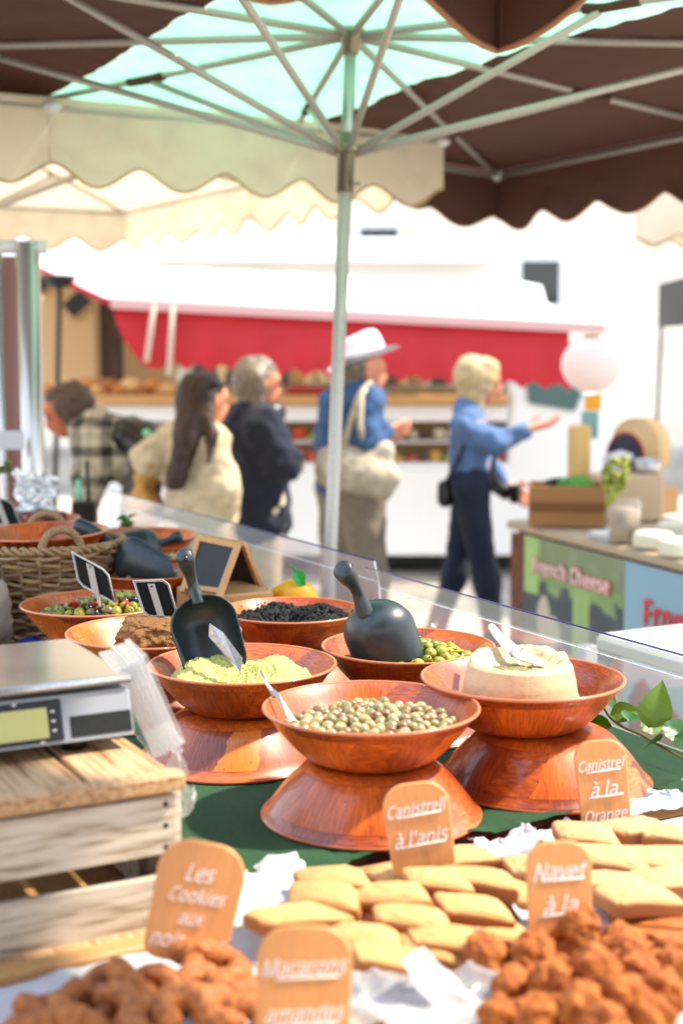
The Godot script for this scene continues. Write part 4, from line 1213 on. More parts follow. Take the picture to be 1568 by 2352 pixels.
func long_hair_woman() -> void:
	var D := 6.0
	var b := at_z(455, 1640, D)
	b.y = 0
	var J := func(px, py, dz = 0.0): return at_z(px, py, D - dz) - b
	var o := thing("person", "person with very long brown hair in a loose beige coat", "person", T(b))
	var hc: Vector3 = J.call(470, 918)
	var f := Vector3(0.82, -0.1, -0.55)
	var nk: Vector3 = J.call(455, 985)
	var sr: Vector3 = J.call(490, 1020, 0.1)
	var sl: Vector3 = J.call(398, 1015, -0.04)
	var er: Vector3 = J.call(512, 1120, 0.12)
	var wr: Vector3 = J.call(520, 1190, 0.02)
	var el: Vector3 = J.call(335, 1052, 0.02)
	var wl: Vector3 = J.call(372, 1085, -0.1)
	var hl: Vector3 = J.call(430, 1235, -0.04)
	var hr: Vector3 = J.call(480, 1235, 0.06)
	var kl: Vector3 = J.call(430, 1440, -0.04)
	var kr: Vector3 = J.call(482, 1440, 0.06)
	var al := Vector3(kl.x, 0.09, kl.z)
	var ar := Vector3(kr.x, 0.09, kr.z)
	var coarse := legs(hl, hr, kl, kr, al, ar, -0.015)
	coarse.append_array([[J.call(430, 1030), J.call(440, 1200), 0.085, 0.085], [J.call(470, 1030), J.call(470, 1200), 0.085, 0.085], [sr, er, 0.04, 0.033], [er, wr, 0.033, 0.024], [sl, el, 0.04, 0.033], [el, wl, 0.033, 0.024], [nk + Vector3(0, -0.04, 0), hc + Vector3(-0.02, -0.05, 0), 0.05, 0.048]])
	part(o, "body", body_mesh(coarse, head_bones(hc, f), [hand_bones(wr, Vector3(0.2, -1, -0.2), Vector3(-1, 0, 0), 0.5), hand_bones(wl, Vector3(0.8, -0.2, -0.4), Vector3(0, 0.3, -1), 0.7)]), M.skin)
	face_parts(o, hc, f)
	part(o, "beige_coat", nets([[sr, er, 0.064, 0.066], [er, er.lerp(wr, 0.85), 0.066, 0.056], [sl, el, 0.062, 0.058], [el, el.lerp(wl, 0.85), 0.058, 0.05], [J.call(425, 1030), J.call(425, 1225), 0.08, 0.092], [J.call(468, 1030), J.call(480, 1225), 0.08, 0.10], [J.call(450, 1040, 0.05), J.call(460, 1232, 0.05), 0.08, 0.10], [J.call(400, 1005, -0.03), J.call(485, 1005, 0.07), 0.062, 0.062], [nk, nk + Vector3(0, 0.01, 0), 0.062, 0.06]], 0.014, 0.06, 0.020, 13.0), M.beige_wool)
	part(o, "trousers", nets(legs(hl, hr, kl, kr, al, ar, 0.0), 0.015, 0.05), M.cream_cotton)
	part(o, "hair", nets([[hc + Vector3(-0.03, 0.035, 0.02), hc + Vector3(0.005, 0.04, 0.0), 0.083, 0.079], [hc + Vector3(-0.04, 0.0, 0.05), J.call(428, 1010, 0.13), 0.07, 0.048], [J.call(428, 1010, 0.13), J.call(398, 1108, 0.16), 0.048, 0.036], [J.call(440, 960, 0.12), J.call(412, 1104, 0.17), 0.042, 0.026], [hc + Vector3(0.01, 0.0, 0.075), J.call(488, 1000, 0.16), 0.035, 0.02], [J.call(488, 1000, 0.16), J.call(478, 1060, 0.2), 0.02, 0.01], [hc + Vector3(-0.06, -0.02, 0.0), J.call(424, 1000, 0.08), 0.05, 0.035]], 0.011, 0.04, 0.012, 18.0), M.hair_brown)
	part(o, "sunglasses", tube([hc + Vector3(0.085, 0.065, 0.02), hc + Vector3(0.05, 0.07, 0.075), hc + Vector3(-0.0, 0.05, 0.095)], 0.007, -1, 6), M.black_plastic)
	shoe(o, ar * Vector3(1, 0, 1), Vector3(0.8, 0, -0.6), M.shoe_white)
	shoe(o, al * Vector3(1, 0, 1), Vector3(0.8, 0, -0.6), M.shoe_white)
	var tt := thing("canvas_bag", "tan canvas bag hanging at the beige coated person's elbow", "bag", T(b))
	part(tt, "bag", nets([[J.call(325, 1095, 0.02), J.call(350, 1095, -0.06), 0.035, 0.035], [J.call(322, 1150, 0.03), J.call(350, 1155, -0.06), 0.05, 0.05], [J.call(322, 1185, 0.03), J.call(352, 1190, -0.06), 0.045, 0.045]], 0.013, 0.05, 0.01, 12.0), mat("tan_canvas", Color(0.74, 0.56, 0.30), 0.9))
	part(tt, "strap", tube([J.call(330, 1095, 0.02), J.call(345, 1068, 0.09), J.call(365, 1050, -0.02), J.call(352, 1095, -0.08)], 0.012, -1, 8), M.tan_canvas)

func stooping_person() -> void:
	var D := 6.2
	var b := at_z(320, 1620, D)
	b.y = 0
	var J := func(px, py, dz = 0.0): return at_z(px, py, D - dz) - b
	var o := thing("person", "person in a black and white plaid shirt stooping over", "person", T(b))
	var hc: Vector3 = J.call(155, 940)
	var f := Vector3(-0.9, -0.42, 0.1)
	var nk: Vector3 = J.call(192, 968)
	var sr: Vector3 = J.call(208, 1005, 0.12)
	var sl: Vector3 = J.call(215, 995, -0.14)
	var er: Vector3 = J.call(208, 1100, 0.14)
	var wr: Vector3 = J.call(186, 1185, 0.12)
	var el: Vector3 = J.call(212, 1095, -0.16)
	var wl: Vector3 = J.call(196, 1180, -0.12)
	var hl: Vector3 = J.call(335, 1050, -0.08)
	var hr: Vector3 = J.call(335, 1050, 0.08)
	var kl: Vector3 = J.call(300, 1290, -0.08)
	var kr: Vector3 = J.call(305, 1290, 0.08)
	var al := Vector3(0.04, 0.09, -0.1)
	var ar := Vector3(0.0, 0.09, 0.1)
	var coarse := legs(hl, hr, kl, kr, al, ar, -0.012)
	coarse.append_array([[J.call(225, 1000, -0.06), J.call(325, 1035, -0.05), 0.09, 0.09], [J.call(225, 1000, 0.06), J.call(325, 1035, 0.05), 0.09, 0.09], [sr, er, 0.042, 0.035], [er, wr, 0.035, 0.026], [sl, el, 0.042, 0.035], [el, wl, 0.035, 0.026], [nk + Vector3(0.03, -0.02, 0), hc + Vector3(0.04, -0.02, 0), 0.055, 0.052]])
	var hd := []
	for h in head_bones(Vector3.ZERO, Vector3(-1, 0, 0.05)):
		var q := Basis(Vector3(0, 0, 1), 0.45)
		hd.append([hc + q * h[0], hc + q * h[1], h[2], h[3]])
	part(o, "body", body_mesh(coarse, hd, [hand_bones(wr, Vector3(-0.2, -1, 0), Vector3(-1, 0, 0), 0.6), hand_bones(wl, Vector3(-0.2, -1, 0), Vector3(-1, 0, 0), 0.6)]), M.skin_tan)
	face_parts(o, hc, f)
	part(o, "plaid_shirt", nets([[sr, er, 0.074, 0.066], [er, er.lerp(wr, 0.9), 0.066, 0.052], [sl, el, 0.07, 0.062], [el, el.lerp(wl, 0.9), 0.062, 0.05], [J.call(215, 1000, 0.06), J.call(330, 1030, 0.06), 0.1, 0.105], [J.call(215, 1000, -0.06), J.call(330, 1030, -0.06), 0.1, 0.105], [nk + Vector3(0.02, -0.01, 0), nk + Vector3(0.06, -0.02, 0), 0.07, 0.08], [J.call(240, 1050, 0.05), J.call(310, 1075, 0.05), 0.08, 0.09]], 0.014, 0.06, 0.022, 11.0), M.plaid)
	part(o, "trousers", nets(legs(hl, hr, kl, kr, al, ar, 0.012), 0.015, 0.05), mat("grey_trouser", Color(0.34, 0.32, 0.31), 0.9))
	part(o, "hair", nets([[hc + Vector3(0.02, 0.04, 0), hc + Vector3(-0.02, 0.035, 0), 0.086, 0.078], [hc + Vector3(0.05, 0.0, 0.02), hc + Vector3(0.075, -0.06, 0.03), 0.075, 0.04], [hc + Vector3(0.01, 0.02, 0.06), hc + Vector3(0.03, -0.05, 0.07), 0.04, 0.025]], 0.01, 0.04, 0.018, 24.0), M.hair_mouse)
	shoe(o, ar * Vector3(1, 0, 1), Vector3(-1, 0, 0), M.shoe_dark)
	shoe(o, al * Vector3(1, 0, 1), Vector3(-1, 0, 0), M.shoe_dark)
	var bp := thing("rucksack", "black rucksack slung on the stooping person's back", "rucksack", T(b))
	part(bp, "sack", nets([[J.call(295, 985, 0.1), J.call(335, 1000, 0.12), 0.055, 0.06], [J.call(290, 1005, 0.14), J.call(325, 1030, 0.16), 0.06, 0.06], [J.call(262, 972, 0.04), J.call(320, 980, 0.04), 0.03, 0.04]], 0.013, 0.05, 0.012, 12.0), M.black_plastic)
	part(bp, "patch", blob(Vector3(0.022, 0.028, 0.008), 0.0, 1.0, 1, 14, 8), mat("mint_patch", Color(0.5, 0.78, 0.6), 0.4), T(J.call(338, 1000, 0.185)))

# a flat bar from a to b, w wide across n, t thick along n
func bar(a: Vector3, b: Vector3, w: float, t: float, n: Vector3, bev := 0.0015) -> Array:
	var d := (b - a).normalized()
	n = (n - d * n.dot(d)).normalized()
	return [rbox(Vector3(a.distance_to(b), w, t), bev), TB(Basis(d, n.cross(d), n), (a + b) / 2)]
# a thin plate through four corners
func plate(c: Array, t: float, grow := 0.0) -> ArrayMesh:
	var m: Vector3 = (c[0] + c[1] + c[2] + c[3]) / 4.0
	var n: Vector3 = (c[1] - c[0]).cross(c[3] - c[0]).normalized() * t / 2.0
	var p := []
	for s in [1.0, -1.0]:
		for k in c:
			p.append(k + (k - m) * grow + n * s)
	var tr := PackedVector3Array()
	for q in [[0, 1, 2, 3], [7, 6, 5, 4], [0, 4, 5, 1], [1, 5, 6, 2], [2, 6, 7, 3], [3, 7, 4, 0]]:
		var ctr: Vector3 = (p[q[0]] + p[q[1]] + p[q[2]] + p[q[3]]) / 4.0 - m
		if (p[q[1]] - p[q[0]]).cross(p[q[2]] - p[q[0]]).dot(ctr) > 0.0:
			tr.append_array([p[q[0]], p[q[2]], p[q[1]], p[q[0]], p[q[3]], p[q[2]]])
		else:
			tr.append_array([p[q[0]], p[q[1]], p[q[2]], p[q[0]], p[q[2]], p[q[3]]])
	return flat_mesh(tr)
func sheet(w: float, l: float, amp: float, freq: float, sd: int, n := 40, curl := 0.0) -> ArrayMesh:
	var nz := FastNoiseLite.new()
	nz.seed = sd
	nz.frequency = freq
	nz.fractal_type = FastNoiseLite.FRACTAL_RIDGED
	nz.fractal_octaves = 3
	return grid(n, n, func(u, v):
		var x: float = (u - 0.5) * w
		var z: float = (v - 0.5) * l
		var e: float = maxf(absf(u - 0.5), absf(v - 0.5)) * 2.0
		return Vector3(x + amp * 0.5 * nz.get_noise_2d(z * 1.0, x + 7.0), amp * (nz.get_noise_2d(x, z) + 1.0) * 0.5 + curl * maxf(e - 0.7, 0.0) ** 2 * 10.0, z))

func stall_table() -> void:
	var o := thing("trestle_table", "long wooden trestle table carrying the bowls and biscuits", "table", TB(stall_basis, S(-0.33, 0, -0.85)))
	part(o, "top", rbox(Vector3(1.96, 0.03, 4.1), 0.004), M.wood_light, T(Vector3(0, 0.95, 0)))
	for x in [-0.9, 0.9]:
		for z in [-1.9, 0.0, 1.9]:
			part(o, "leg", rbox(Vector3(0.06, 0.935, 0.06), 0.004), M.wood_light, T(Vector3(x, 0.4675, z)))
	part(o, "front_cloth", rbox(Vector3(0.01, 0.8, 4.1), 0.003), M.felt, T(Vector3(0.986, 0.56, 0)))
	var r := thing("riser_board", "flat board raising the bowl side of the table", "board", TB(stall_basis, S(0, 0.981, 0)))
	part(r, "plank", rbox(Vector3(0.96, 0.026, 2.98), 0.003), M.dark_wood, T(Vector3(0.14, 0.0, -1.3)))
	part(r, "plank", rbox(Vector3(0.9, 0.026, 2.56), 0.003), M.dark_wood, T(Vector3(-0.795, 0.0, -1.51)))
	var nz := FastNoiseLite.new()
	nz.seed = 3
	nz.frequency = 6.0
	var f := thing("green_felt", "dark green felt mat with a curled front edge under the bowls", "mat", TB(stall_basis, S(0, 0, 0)))
	part(f, "mat", grid(90, 150, func(u, w):
		var b: float = lerpf(-0.34, 0.62, u)
		var drop: float = 1.0 - smoothstep(-0.26, -0.08, b)
		var far: float = -2.78
		var near: float = 0.205 + 0.115 * drop
		var n: float = lerpf(far, near, 1.0 - (1.0 - w) ** 2)
		var y := 0.9985 + 0.0015 * nz.get_noise_2d(b * 1.5, n * 1.5)
		var e := smoothstep(0.10, 0.2, n)
		y += e * (0.010 * (1.0 + sin(b * 27.0 + 0.6)) * 0.5 + 0.006 * nz.get_noise_2d(b * 3.0, 1.0)) * (1.0 - drop)
		if n > 0.2:
			y -= (n - 0.2) * 0.30
		return Vector3(b, y, n)), M.felt)
	part(f, "side_mat", grid(20, 40, func(u, w): return Vector3(lerpf(-1.24, -0.345, u), 0.9985 + 0.001 * nz.get_noise_2d(u * 3.0, w * 6.0), lerpf(-2.78, -0.235, w))), M.felt)
	# clear screens along the customers' side
	for k in 2:
		var n0: float = [-2.75, -0.95][k]
		var n1: float = [-0.955, 0.2][k]
		var g := thing("clear_screen", ["clear acrylic screen beside the wicker basket", "scratched clear acrylic screen beside the green olive bowl"][k], "screen", TB(stall_basis, S(0, 0, 0)))
		var h: float = [1.185, 1.172][k]
		var A := func(b, y): return [Vector3(b, y, n0), Vector3(b, y, n1)]
		var rows := [[0.612, 1.0], [0.602, h - 0.048], [0.565 if k else 0.59, h]]
		for i in 2:
			var p: Array = A.call(rows[i][0], rows[i][1])
			var q: Array = A.call(rows[i + 1][0], rows[i + 1][1])
			part(g, "panel" if i == 0 else "top_strip", plate([p[0], p[1], q[1], q[0]], 0.004), M.acrylic)
		var t: Array = A.call(rows[2][0], h + 0.0015)
		part(g, "top_edge", rod(t[0], t[1], 0.0017, -1, 6), M.acrylic_edge)
		part(g, "bend", rod(A.call(rows[1][0], rows[1][1])[0], A.call(rows[1][0], rows[1][1])[1], 0.0009, -1, 6), M.scratch)
		part(g, "end_edge", rod(Vector3(0.612, 1.0, n1), Vector3(0.602, h - 0.048, n1), 0.0014, -1, 6), M.scratch)
		part(g, "end_edge", rod(Vector3(0.602, h - 0.048, n1), Vector3(rows[2][0], h, n1), 0.0014, -1, 6), M.scratch)

var bowl_mesh: ArrayMesh
var bowl_rim: ArrayMesh
func bowl(at: Vector3, s: float, label: String, yaw: float, second := false, tilt := Vector3.ZERO) -> Node3D:
	# at = centre of the rim; returns the bowl, its base 0.0725 s below
	var bs := Basis.from_euler(tilt) * Basis(Vector3.UP, yaw)
	var o := thing("wooden_bowl", label, "bowl", TB(bs.scaled_local(Vector3.ONE * s), at - bs.y * 0.0725 * s))
	part(o, "veneer", bowl_mesh, M.veneer_b if second else M.veneer)
	part(o, "rim", bowl_rim, M.rim_wood)
	return o
func upturned(at: Vector3, s: float, label: String, yaw: float, second := false) -> void:
	var o := thing("upturned_bowl", label, "bowl", TB((Basis(Vector3.UP, yaw) * Basis(Vector3.RIGHT, PI)).scaled_local(Vector3.ONE * s), at + Vector3(0, 0.0735 * s, 0)))
	part(o, "veneer", bowl_mesh, M.veneer_b if second else M.veneer)
	part(o, "rim", bowl_rim, M.rim_wood)
func heap(R: float, f: Callable, n := 48) -> ArrayMesh:   # f(r, angle, x, z) -> height
	return grid(n * 2, n, func(u, w):
		var a: float = -u * TAU
		var r: float = R * w
		var x: float = cos(a) * r
		var z: float = sin(a) * r
		return Vector3(x, f.call(w, a, x, z), z))

func bowls_and_food() -> void:
	bowl_mesh = lathe(smooth_prof([Vector2(0.0, 0.0), Vector2(0.06, 0.0), Vector2(0.086, 0.002), Vector2(0.106, 0.017), Vector2(0.127, 0.041), Vector2(0.141, 0.060), Vector2(0.150, 0.069), Vector2(0.1475, 0.0725), Vector2(0.138, 0.063), Vector2(0.123, 0.043), Vector2(0.103, 0.021), Vector2(0.082, 0.007), Vector2(0.0, 0.0055)], 4), 96)
	var ring := []
	for i in 97:
		ring.append(Vector3(cos(TAU * i / 96.0) * 0.1488, 0.0712, sin(TAU * i / 96.0) * 0.1488))
	bowl_rim = tube(ring, 0.0028, -1, 8)
	var nz := FastNoiseLite.new()
	nz.seed = 17
	nz.frequency = 1.0
	nz.fractal_octaves = 4
	var R := 1.145
	var list := {
		"pitted": [852, 1621, 1.02, "woven veneer bowl full of pitted olives on an upturned bowl", 0.3, true],
		"hummus": [1199, 1553, 1.03, "woven veneer bowl holding a block of hummus", 1.4, true],
		"pesto": [557, 1522, 1.01, "woven veneer bowl of crumbly pale green paste", 2.2, true],
		"green": [937, 1481, 0.99, "woven veneer bowl of whole green olives with a grey scoop", 3.1, true],
		"tapenade": [670, 1400, 0.94, "woven veneer bowl of black olive tapenade", 4.0, true],
		"paste": [354, 1449, 1.04, "woven veneer bowl holding a brown crumbly paste block", 5.0, true],
		"mixed": [222, 1384, 1.0, "woven veneer bowl of mixed seasoned olives before the basket", 0.8, true],
	}
	var ped := {"pitted": [0.0, 0.02, 1.03], "hummus": [0.03, 0.03, 1.08], "pesto": [-0.015, 0.03, 1.0], "green": [0.0, 0.0, 1.0], "tapenade": [0.0, 0.0, 1.0], "paste": [0.0, 0.01, 1.0], "mixed": [0.0, 0.0, 1.0]}
	var at := {}
	var i := 0
	for k in list:
		var q: Array = list[k]
		var pd: Array = ped[k]
		var top: float = 1.0 + 0.0735 * pd[2] + 0.0725 * q[2] + 0.0005
		var c := on_y(q[0], q[1], top)
		bowl(c, q[2], q[3], q[4], i % 2 == 1)
		upturned(Vector3(c.x + pd[0], 1.0, c.z + pd[1]), pd[2], "upturned bowl serving as a stand under the %s bowl" % {"pitted": "pitted olive", "hummus": "hummus", "pesto": "pale green paste", "green": "green olive", "tapenade": "black tapenade", "paste": "brown paste", "mixed": "mixed olive"}[k], q[4] + 1.0, i % 2 == 0)
		at[k] = c - Vector3(0, 0.0725 * q[2], 0)
		i += 1
	# back bowls
	var bk := on_y(345, 1312, 1.155)
	bowl(bk, 0.78, "dark veneer bowl with a big grey scoop behind the brown paste", 0.5, true)
	upturned(Vector3(bk.x, 1.0, bk.z), 1.3, "upturned bowl under the dark scoop bowl", 1.0)
	at["dark"] = bk - Vector3(0, 0.0565, 0)
	var ba := on_y(318, 1228, 1.165)
	bowl(ba, 1.05, "far veneer bowl with a scoop lying across it", 1.7)
	upturned(Vector3(ba.x, 1.0, ba.z), 1.18, "upturned bowl under the far scoop bowl", 0.2)
	at["far"] = ba - Vector3(0, 0.076, 0)
	var bb := on_y(392, 1272, 1.15)
	bowl(bb, 0.62, "small veneer bowl of pale olives behind the chalkboard stand", 2.9, true)
	upturned(Vector3(bb.x, 1.0, bb.z), 1.42, "upturned bowl under the small pale olive bowl", 0.9)
	at["small"] = bb - Vector3(0, 0.045, 0)
	var bt := on_y(62, 1190, 1.15)
	bowl(bt, 1.05, "veneer bowl of dried tomatoes behind the wicker basket", 3.6)
	upturned(Vector3(bt.x, 1.0, bt.z), 1.0, "upturned bowl under the dried tomato bowl", 0.4)
	at["tomato"] = bt - Vector3(0, 0.0761, 0)

	# olives: shared shapes, each one its own thing
	var ol := lathe(smooth_prof([Vector2(0, -0.0098), Vector2(0.005, -0.0085), Vector2(0.0082, -0.003), Vector2(0.0084, 0.002), Vector2(0.006, 0.0075), Vector2(0.0026, 0.0098), Vector2(0.0018, 0.0088), Vector2(0.0, 0.006)], 3), 16)
	var cuts := [Color(0.56, 0.55, 0.10), Color(0.64, 0.62, 0.17), Color(0.46, 0.48, 0.08), Color(0.30, 0.22, 0.12), Color(0.07, 0.04, 0.05), Color(0.40, 0.34, 0.12), Color(0.50, 0.42, 0.24)]
	var ot := ntex(61, 0.03, [g3(0.7), g3(0.95), g3(1.0)], 4)
	for k in cuts.size():
		mat("olive%d" % k, cuts[k], 0.22, {"tex": ot, "scale": Vector3(30, 30, 30), "coat": 0.4, "sss": 0.08})
	mat("pit_a", Color(0.72, 0.64, 0.42), 0.25, {"tex": ot, "scale": Vector3(30, 30, 30), "coat": 0.5, "sss": 0.08})
	mat("pit_b", Color(0.58, 0.53, 0.32), 0.25, {"tex": ot, "scale": Vector3(30, 30, 30), "coat": 0.5, "sss": 0.08})
	mat("pit_c", Color(0.58, 0.42, 0.25), 0.25, {"tex": ot, "scale": Vector3(30, 30, 30), "coat": 0.5, "sss": 0.08})
	var scatter := func(c: Vector3, Rf: float, y0: float, dome: Callable, n: int, mats: Array, nm: String, label: String, grp: String, sz: float):
		for q in n:
			var r := Rf * sqrt((q + 0.5) / n)
			var a := q * 2.39996
			var x := cos(a) * r + rng.randf_range(-0.002, 0.002)
			var z := sin(a) * r + rng.randf_range(-0.002, 0.002)
			var y: float = y0 + dome.call(x, z) + rng.randf_range(-0.0015, 0.0035)
			var s := sz * rng.randf_range(0.85, 1.12)
			single(nm, label, "olive", ol, mats[rng.randi() % mats.size()], TB(Basis.from_euler(Vector3(rng.randf() * TAU, rng.randf() * TAU, rng.randf() * TAU)).scaled_local(Vector3.ONE * s), c + Vector3(x, y, z)), grp)
	var under := func(key: String, Rf: float, y0: float, dome: Callable, m: Material, nm: String, label: String):
		single(nm, label, "food", heap(Rf, func(w, a, x, z): return y0 + dome.call(x, z) * (1.0 - w ** 4) - 0.004 * w + 0.003 * sin(x * 420.0 + 2.0 * sin(z * 300.0)) * sin(z * 420.0)), m, T(at[key]))
	var d1 := func(x, z): return 0.010 * (1.0 - (x * x + z * z) / 0.0135)
	under.call("pitted", 0.117, 0.041, d1, M.pit_b, "olive_layer", "lower layer of pitted olives filling the front bowl")
	scatter.call(at.pitted, 0.117, 0.047, d1, 128, [M.pit_a, M.pit_a, M.pit_b, M.pit_c, M.pit_b], "pitted_olive", "small pitted olive in the front bowl", "pitted olives in the front bowl", 0.95)
	var d2 := func(x, z): return 0.028 * exp(-((x - 0.02) ** 2 + (z + 0.01) ** 2) / 0.004)
	under.call("green", 0.110, 0.034, d2, M.olive0, "olive_layer", "lower layer of green olives filling the scoop bowl")
	scatter.call(at.green, 0.110, 0.043, d2, 80, [M.olive0, M.olive1, M.olive2, M.olive0, M.olive1], "green_olive", "glossy whole green olive in the bowl with the grey scoop", "green olives in the bowl", 1.18)
	var d3 := func(x, z): return 0.040 * exp(-((x - 0.03) ** 2 + (z + 0.02) ** 2) / 0.008)
	under.call("mixed", 0.111, 0.034, d3, M.olive5, "olive_layer", "lower layer of mixed olives filling the bowl before the basket")
	scatter.call(at.mixed, 0.118, 0.043, d3, 92, [M.olive0, M.olive0, M.olive1, M.olive2, M.olive3, M.olive4, M.olive5, M.olive6], "mixed_olive", "seasoned olive in the mixed olive bowl", "mixed olives in the bowl", 1.15)
	var lem := blob(Vector3(0.012, 0.003, 0.008), 0.4, 2.0, 3, 10, 6)
	mat("lemon_peel", Color(0.85, 0.72, 0.22), 0.4)
	mat("pepper_red", Color(0.62, 0.16, 0.06), 0.4)
	for q in 9:
		single("lemon_sliver", "thin yellow lemon sliver among the green olives", "lemon", lem, M.lemon_peel, TB(Basis.from_euler(Vector3(rng.randf_range(-0.6, 0.6), rng.randf() * 6.0, 0.3)), at.green + Vector3(rng.randf_range(-0.03, 0.09), 0.062, rng.randf_range(-0.03, 0.07))), "lemon slivers")
	for q in 8:
		single("pepper_sliver", "thin red pepper sliver among the mixed olives", "pepper", lem, M.pepper_red, TB(Basis.from_euler(Vector3(rng.randf_range(-0.6, 0.6), rng.randf() * 6.0, 0.8)), at.mixed + Vector3(rng.randf_range(-0.05, 0.08), 0.075, rng.randf_range(-0.02, 0.05))), "pepper slivers")
	var d4 := func(x, z): return 0.0
	scatter.call(at.small, 0.06, 0.034, d4, 26, [M.pit_a, M.olive6, M.pit_b], "pale_olive", "pale olive in the small bowl behind the chalkboard", "pale olives", 0.9)
	scatter.call(at.dark, 0.085, 0.042, d4, 22, [M.pit_a, M.pit_b, M.olive6], "herb_olive", "pale herb olive in the dark scoop bowl", "herb olives", 0.9)
	# dried tomatoes
	for q in 26:
		var a := rng.randf() * TAU
		var r := 0.1 * sqrt(rng.randf())
		single("dried_tomato", "wrinkled dark red dried tomato piece", "tomato", blob(Vector3(0.026, 0.011, 0.016), 0.5, 2.5, q % 4, 14, 10), mat("tomato%d" % (q % 2), [Color(0.36, 0.07, 0.03), Color(0.45, 0.12, 0.05)][q % 2], 0.3, {"coat": 0.4}), TB(Basis.from_euler(Vector3(rng.randf_range(-0.5, 0.5), rng.randf() * 6.0, rng.randf_range(-0.5, 0.5))), at.tomato + Vector3(cos(a) * r, 0.062 + 0.02 * rng.randf() + 0.015 * (1.0 - r * 10.0), sin(a) * r)), "dried tomatoes in the bowl")

	# pale green paste
	var fine := FastNoiseLite.new()
	fine.seed = 5
	fine.frequency = 60.0
	fine.fractal_octaves = 3
	mat("pesto_paste", Color(0.80, 0.80, 0.52), 0.75, {"tex": ntex(62, 0.03, [Color(0.66, 0.70, 0.42), Color(0.92, 0.93, 0.82), Color(1, 1, 0.98)], 5), "scale": Vector3(5, 5, 5), "sss": 0.15, "bump": ntex(63, 0.08, [g3(0), g3(1)], 5), "depth": 0.25})
	single("green_paste", "crumbly pale green paste heaped in its bowl", "paste", heap(0.116, func(w, a, x, z):
		var m := 0.042 * exp(-((x - 0.055) ** 2 + (z - 0.0) ** 2) / 0.0028) + 0.034 * exp(-((x + 0.075) ** 2 + (z + 0.015) ** 2) / 0.0022) + 0.026 * exp(-((x + 0.02) ** 2 + (z + 0.04) ** 2) / 0.0014)
		return 0.040 + m + (0.005 * fine.get_noise_2d(x * 0.8, z * 0.8) + 0.003 * fine.get_noise_2d(x * 3.0, z * 3.0)) - 0.006 * smoothstep(0.86, 1.0, w), 90), M.pesto_paste, T(at.pesto))
	# tapenade with crumbs
	mat("tapenade_black", Color(0.05, 0.042, 0.05), 0.75, {"bump": ntex(64, 0.1, [g3(0), g3(1)], 5), "depth": 0.3})
	var tap := func(x: float, z: float) -> float:
		var hole := exp(-((x + 0.01) ** 2 / 0.0012 + (z - 0.0) ** 2 / 0.002))
		return 0.052 + 0.022 * exp(-((x - 0.045) ** 2 + (z + 0.02) ** 2) / 0.002) + 0.018 * exp(-((x + 0.03) ** 2 + (z + 0.06) ** 2) / 0.001) - 0.05 * hole
	var tp := thing("tapenade", "clumpy black olive tapenade in its bowl", "tapenade", T(at.tapenade))
	part(tp, "mass", heap(0.108, func(w, a, x, z): return tap.call(x, z) + 0.008 * fine.get_noise_2d(x * 1.2, z * 1.2) + 0.004 * fine.get_noise_2d(x * 4.0, z * 4.0) - 0.004 * smoothstep(0.84, 1.0, w), 90), M.tapenade_black)
	var crumbs := []
	var cb := blob(Vector3(0.0042, 0.0036, 0.004), 0.6, 2.0, 2, 8, 6)
	for q in 420:
		var a := rng.randf() * TAU
		var r := 0.108 * sqrt(rng.randf())
		var x := cos(a) * r
		var z := sin(a) * r
		crumbs.append([cb, TB(Basis.from_euler(Vector3(rng.randf() * 6, rng.randf() * 6, 0)).scaled_local(Vector3.ONE * rng.randf_range(0.4, 1.3)), Vector3(x, maxf(tap.call(x, z) + 0.003, 0.012), z))])
	for q in 26:   # crumbs left on the bowl's inner side
		var a := rng.randf_range(PI, TAU)
		var t := rng.randf_range(0.45, 0.95)
		crumbs.append([cb, TB(Basis().scaled(Vector3.ONE * rng.randf_range(0.3, 0.7)), Vector3(cos(a) * lerpf(0.1, 0.133, t), lerpf(0.026, 0.064, t), sin(a) * lerpf(0.1, 0.133, t)))])
	var cm := part(tp, "crumbs", join(crumbs), M.tapenade_black)
	cm.set_meta("kind", "stuff")
	# brown paste block
	mat("brown_paste", Color(0.66, 0.44, 0.18), 0.7, {"tex": ntex(65, 0.05, [Color(0.35, 0.3, 0.25), g3(0.8), g3(1.0)], 5), "scale": Vector3(9, 9, 9), "bump": ntex(63, 0.08, [g3(0), g3(1)], 5), "depth": 0.3})
	var pb := grid(120, 50, func(u, w):
		var a: float = -u * TAU
		var prof := [Vector2(0.070, 0.012), Vector2(0.084, 0.035), Vector2(0.076, 0.064), Vector2(0.066, 0.088), Vector2(0.056, 0.096), Vector2(0.0, 0.098)]
		var t: float = w * 5.0
		var k := mini(int(t), 4)
		var p: Vector2 = prof[k].lerp(prof[k + 1], t - k)
		var sq: float = 1.0 / maxf(absf(cos(a + 0.3)), absf(sin(a + 0.3))) ** 0.5
		var d := Vector3(cos(a) * p.x * sq, p.y, sin(a) * p.x * sq)
		var rough: float = 0.006 * fine.get_noise_3d(d.x, d.y, d.z) + 0.010 * fine.get_noise_3d(d.x * 0.25, d.y * 0.25, d.z * 0.25) + (0.012 * fine.get_noise_3d(d.x * 0.5 + 3, d.y * 0.7, d.z * 0.5) if sin(a) > 0.2 and w > 0.1 and w < 0.7 else 0.0)
		return d + Vector3(cos(a) * rough, rough * (0.3 if w > 0.8 else 0.0), sin(a) * rough))
	single("paste_block", "rough brown block of pressed paste in its bowl", "paste", pb, M.brown_paste, T(at.paste + Vector3(0.012, 0, -0.005)))
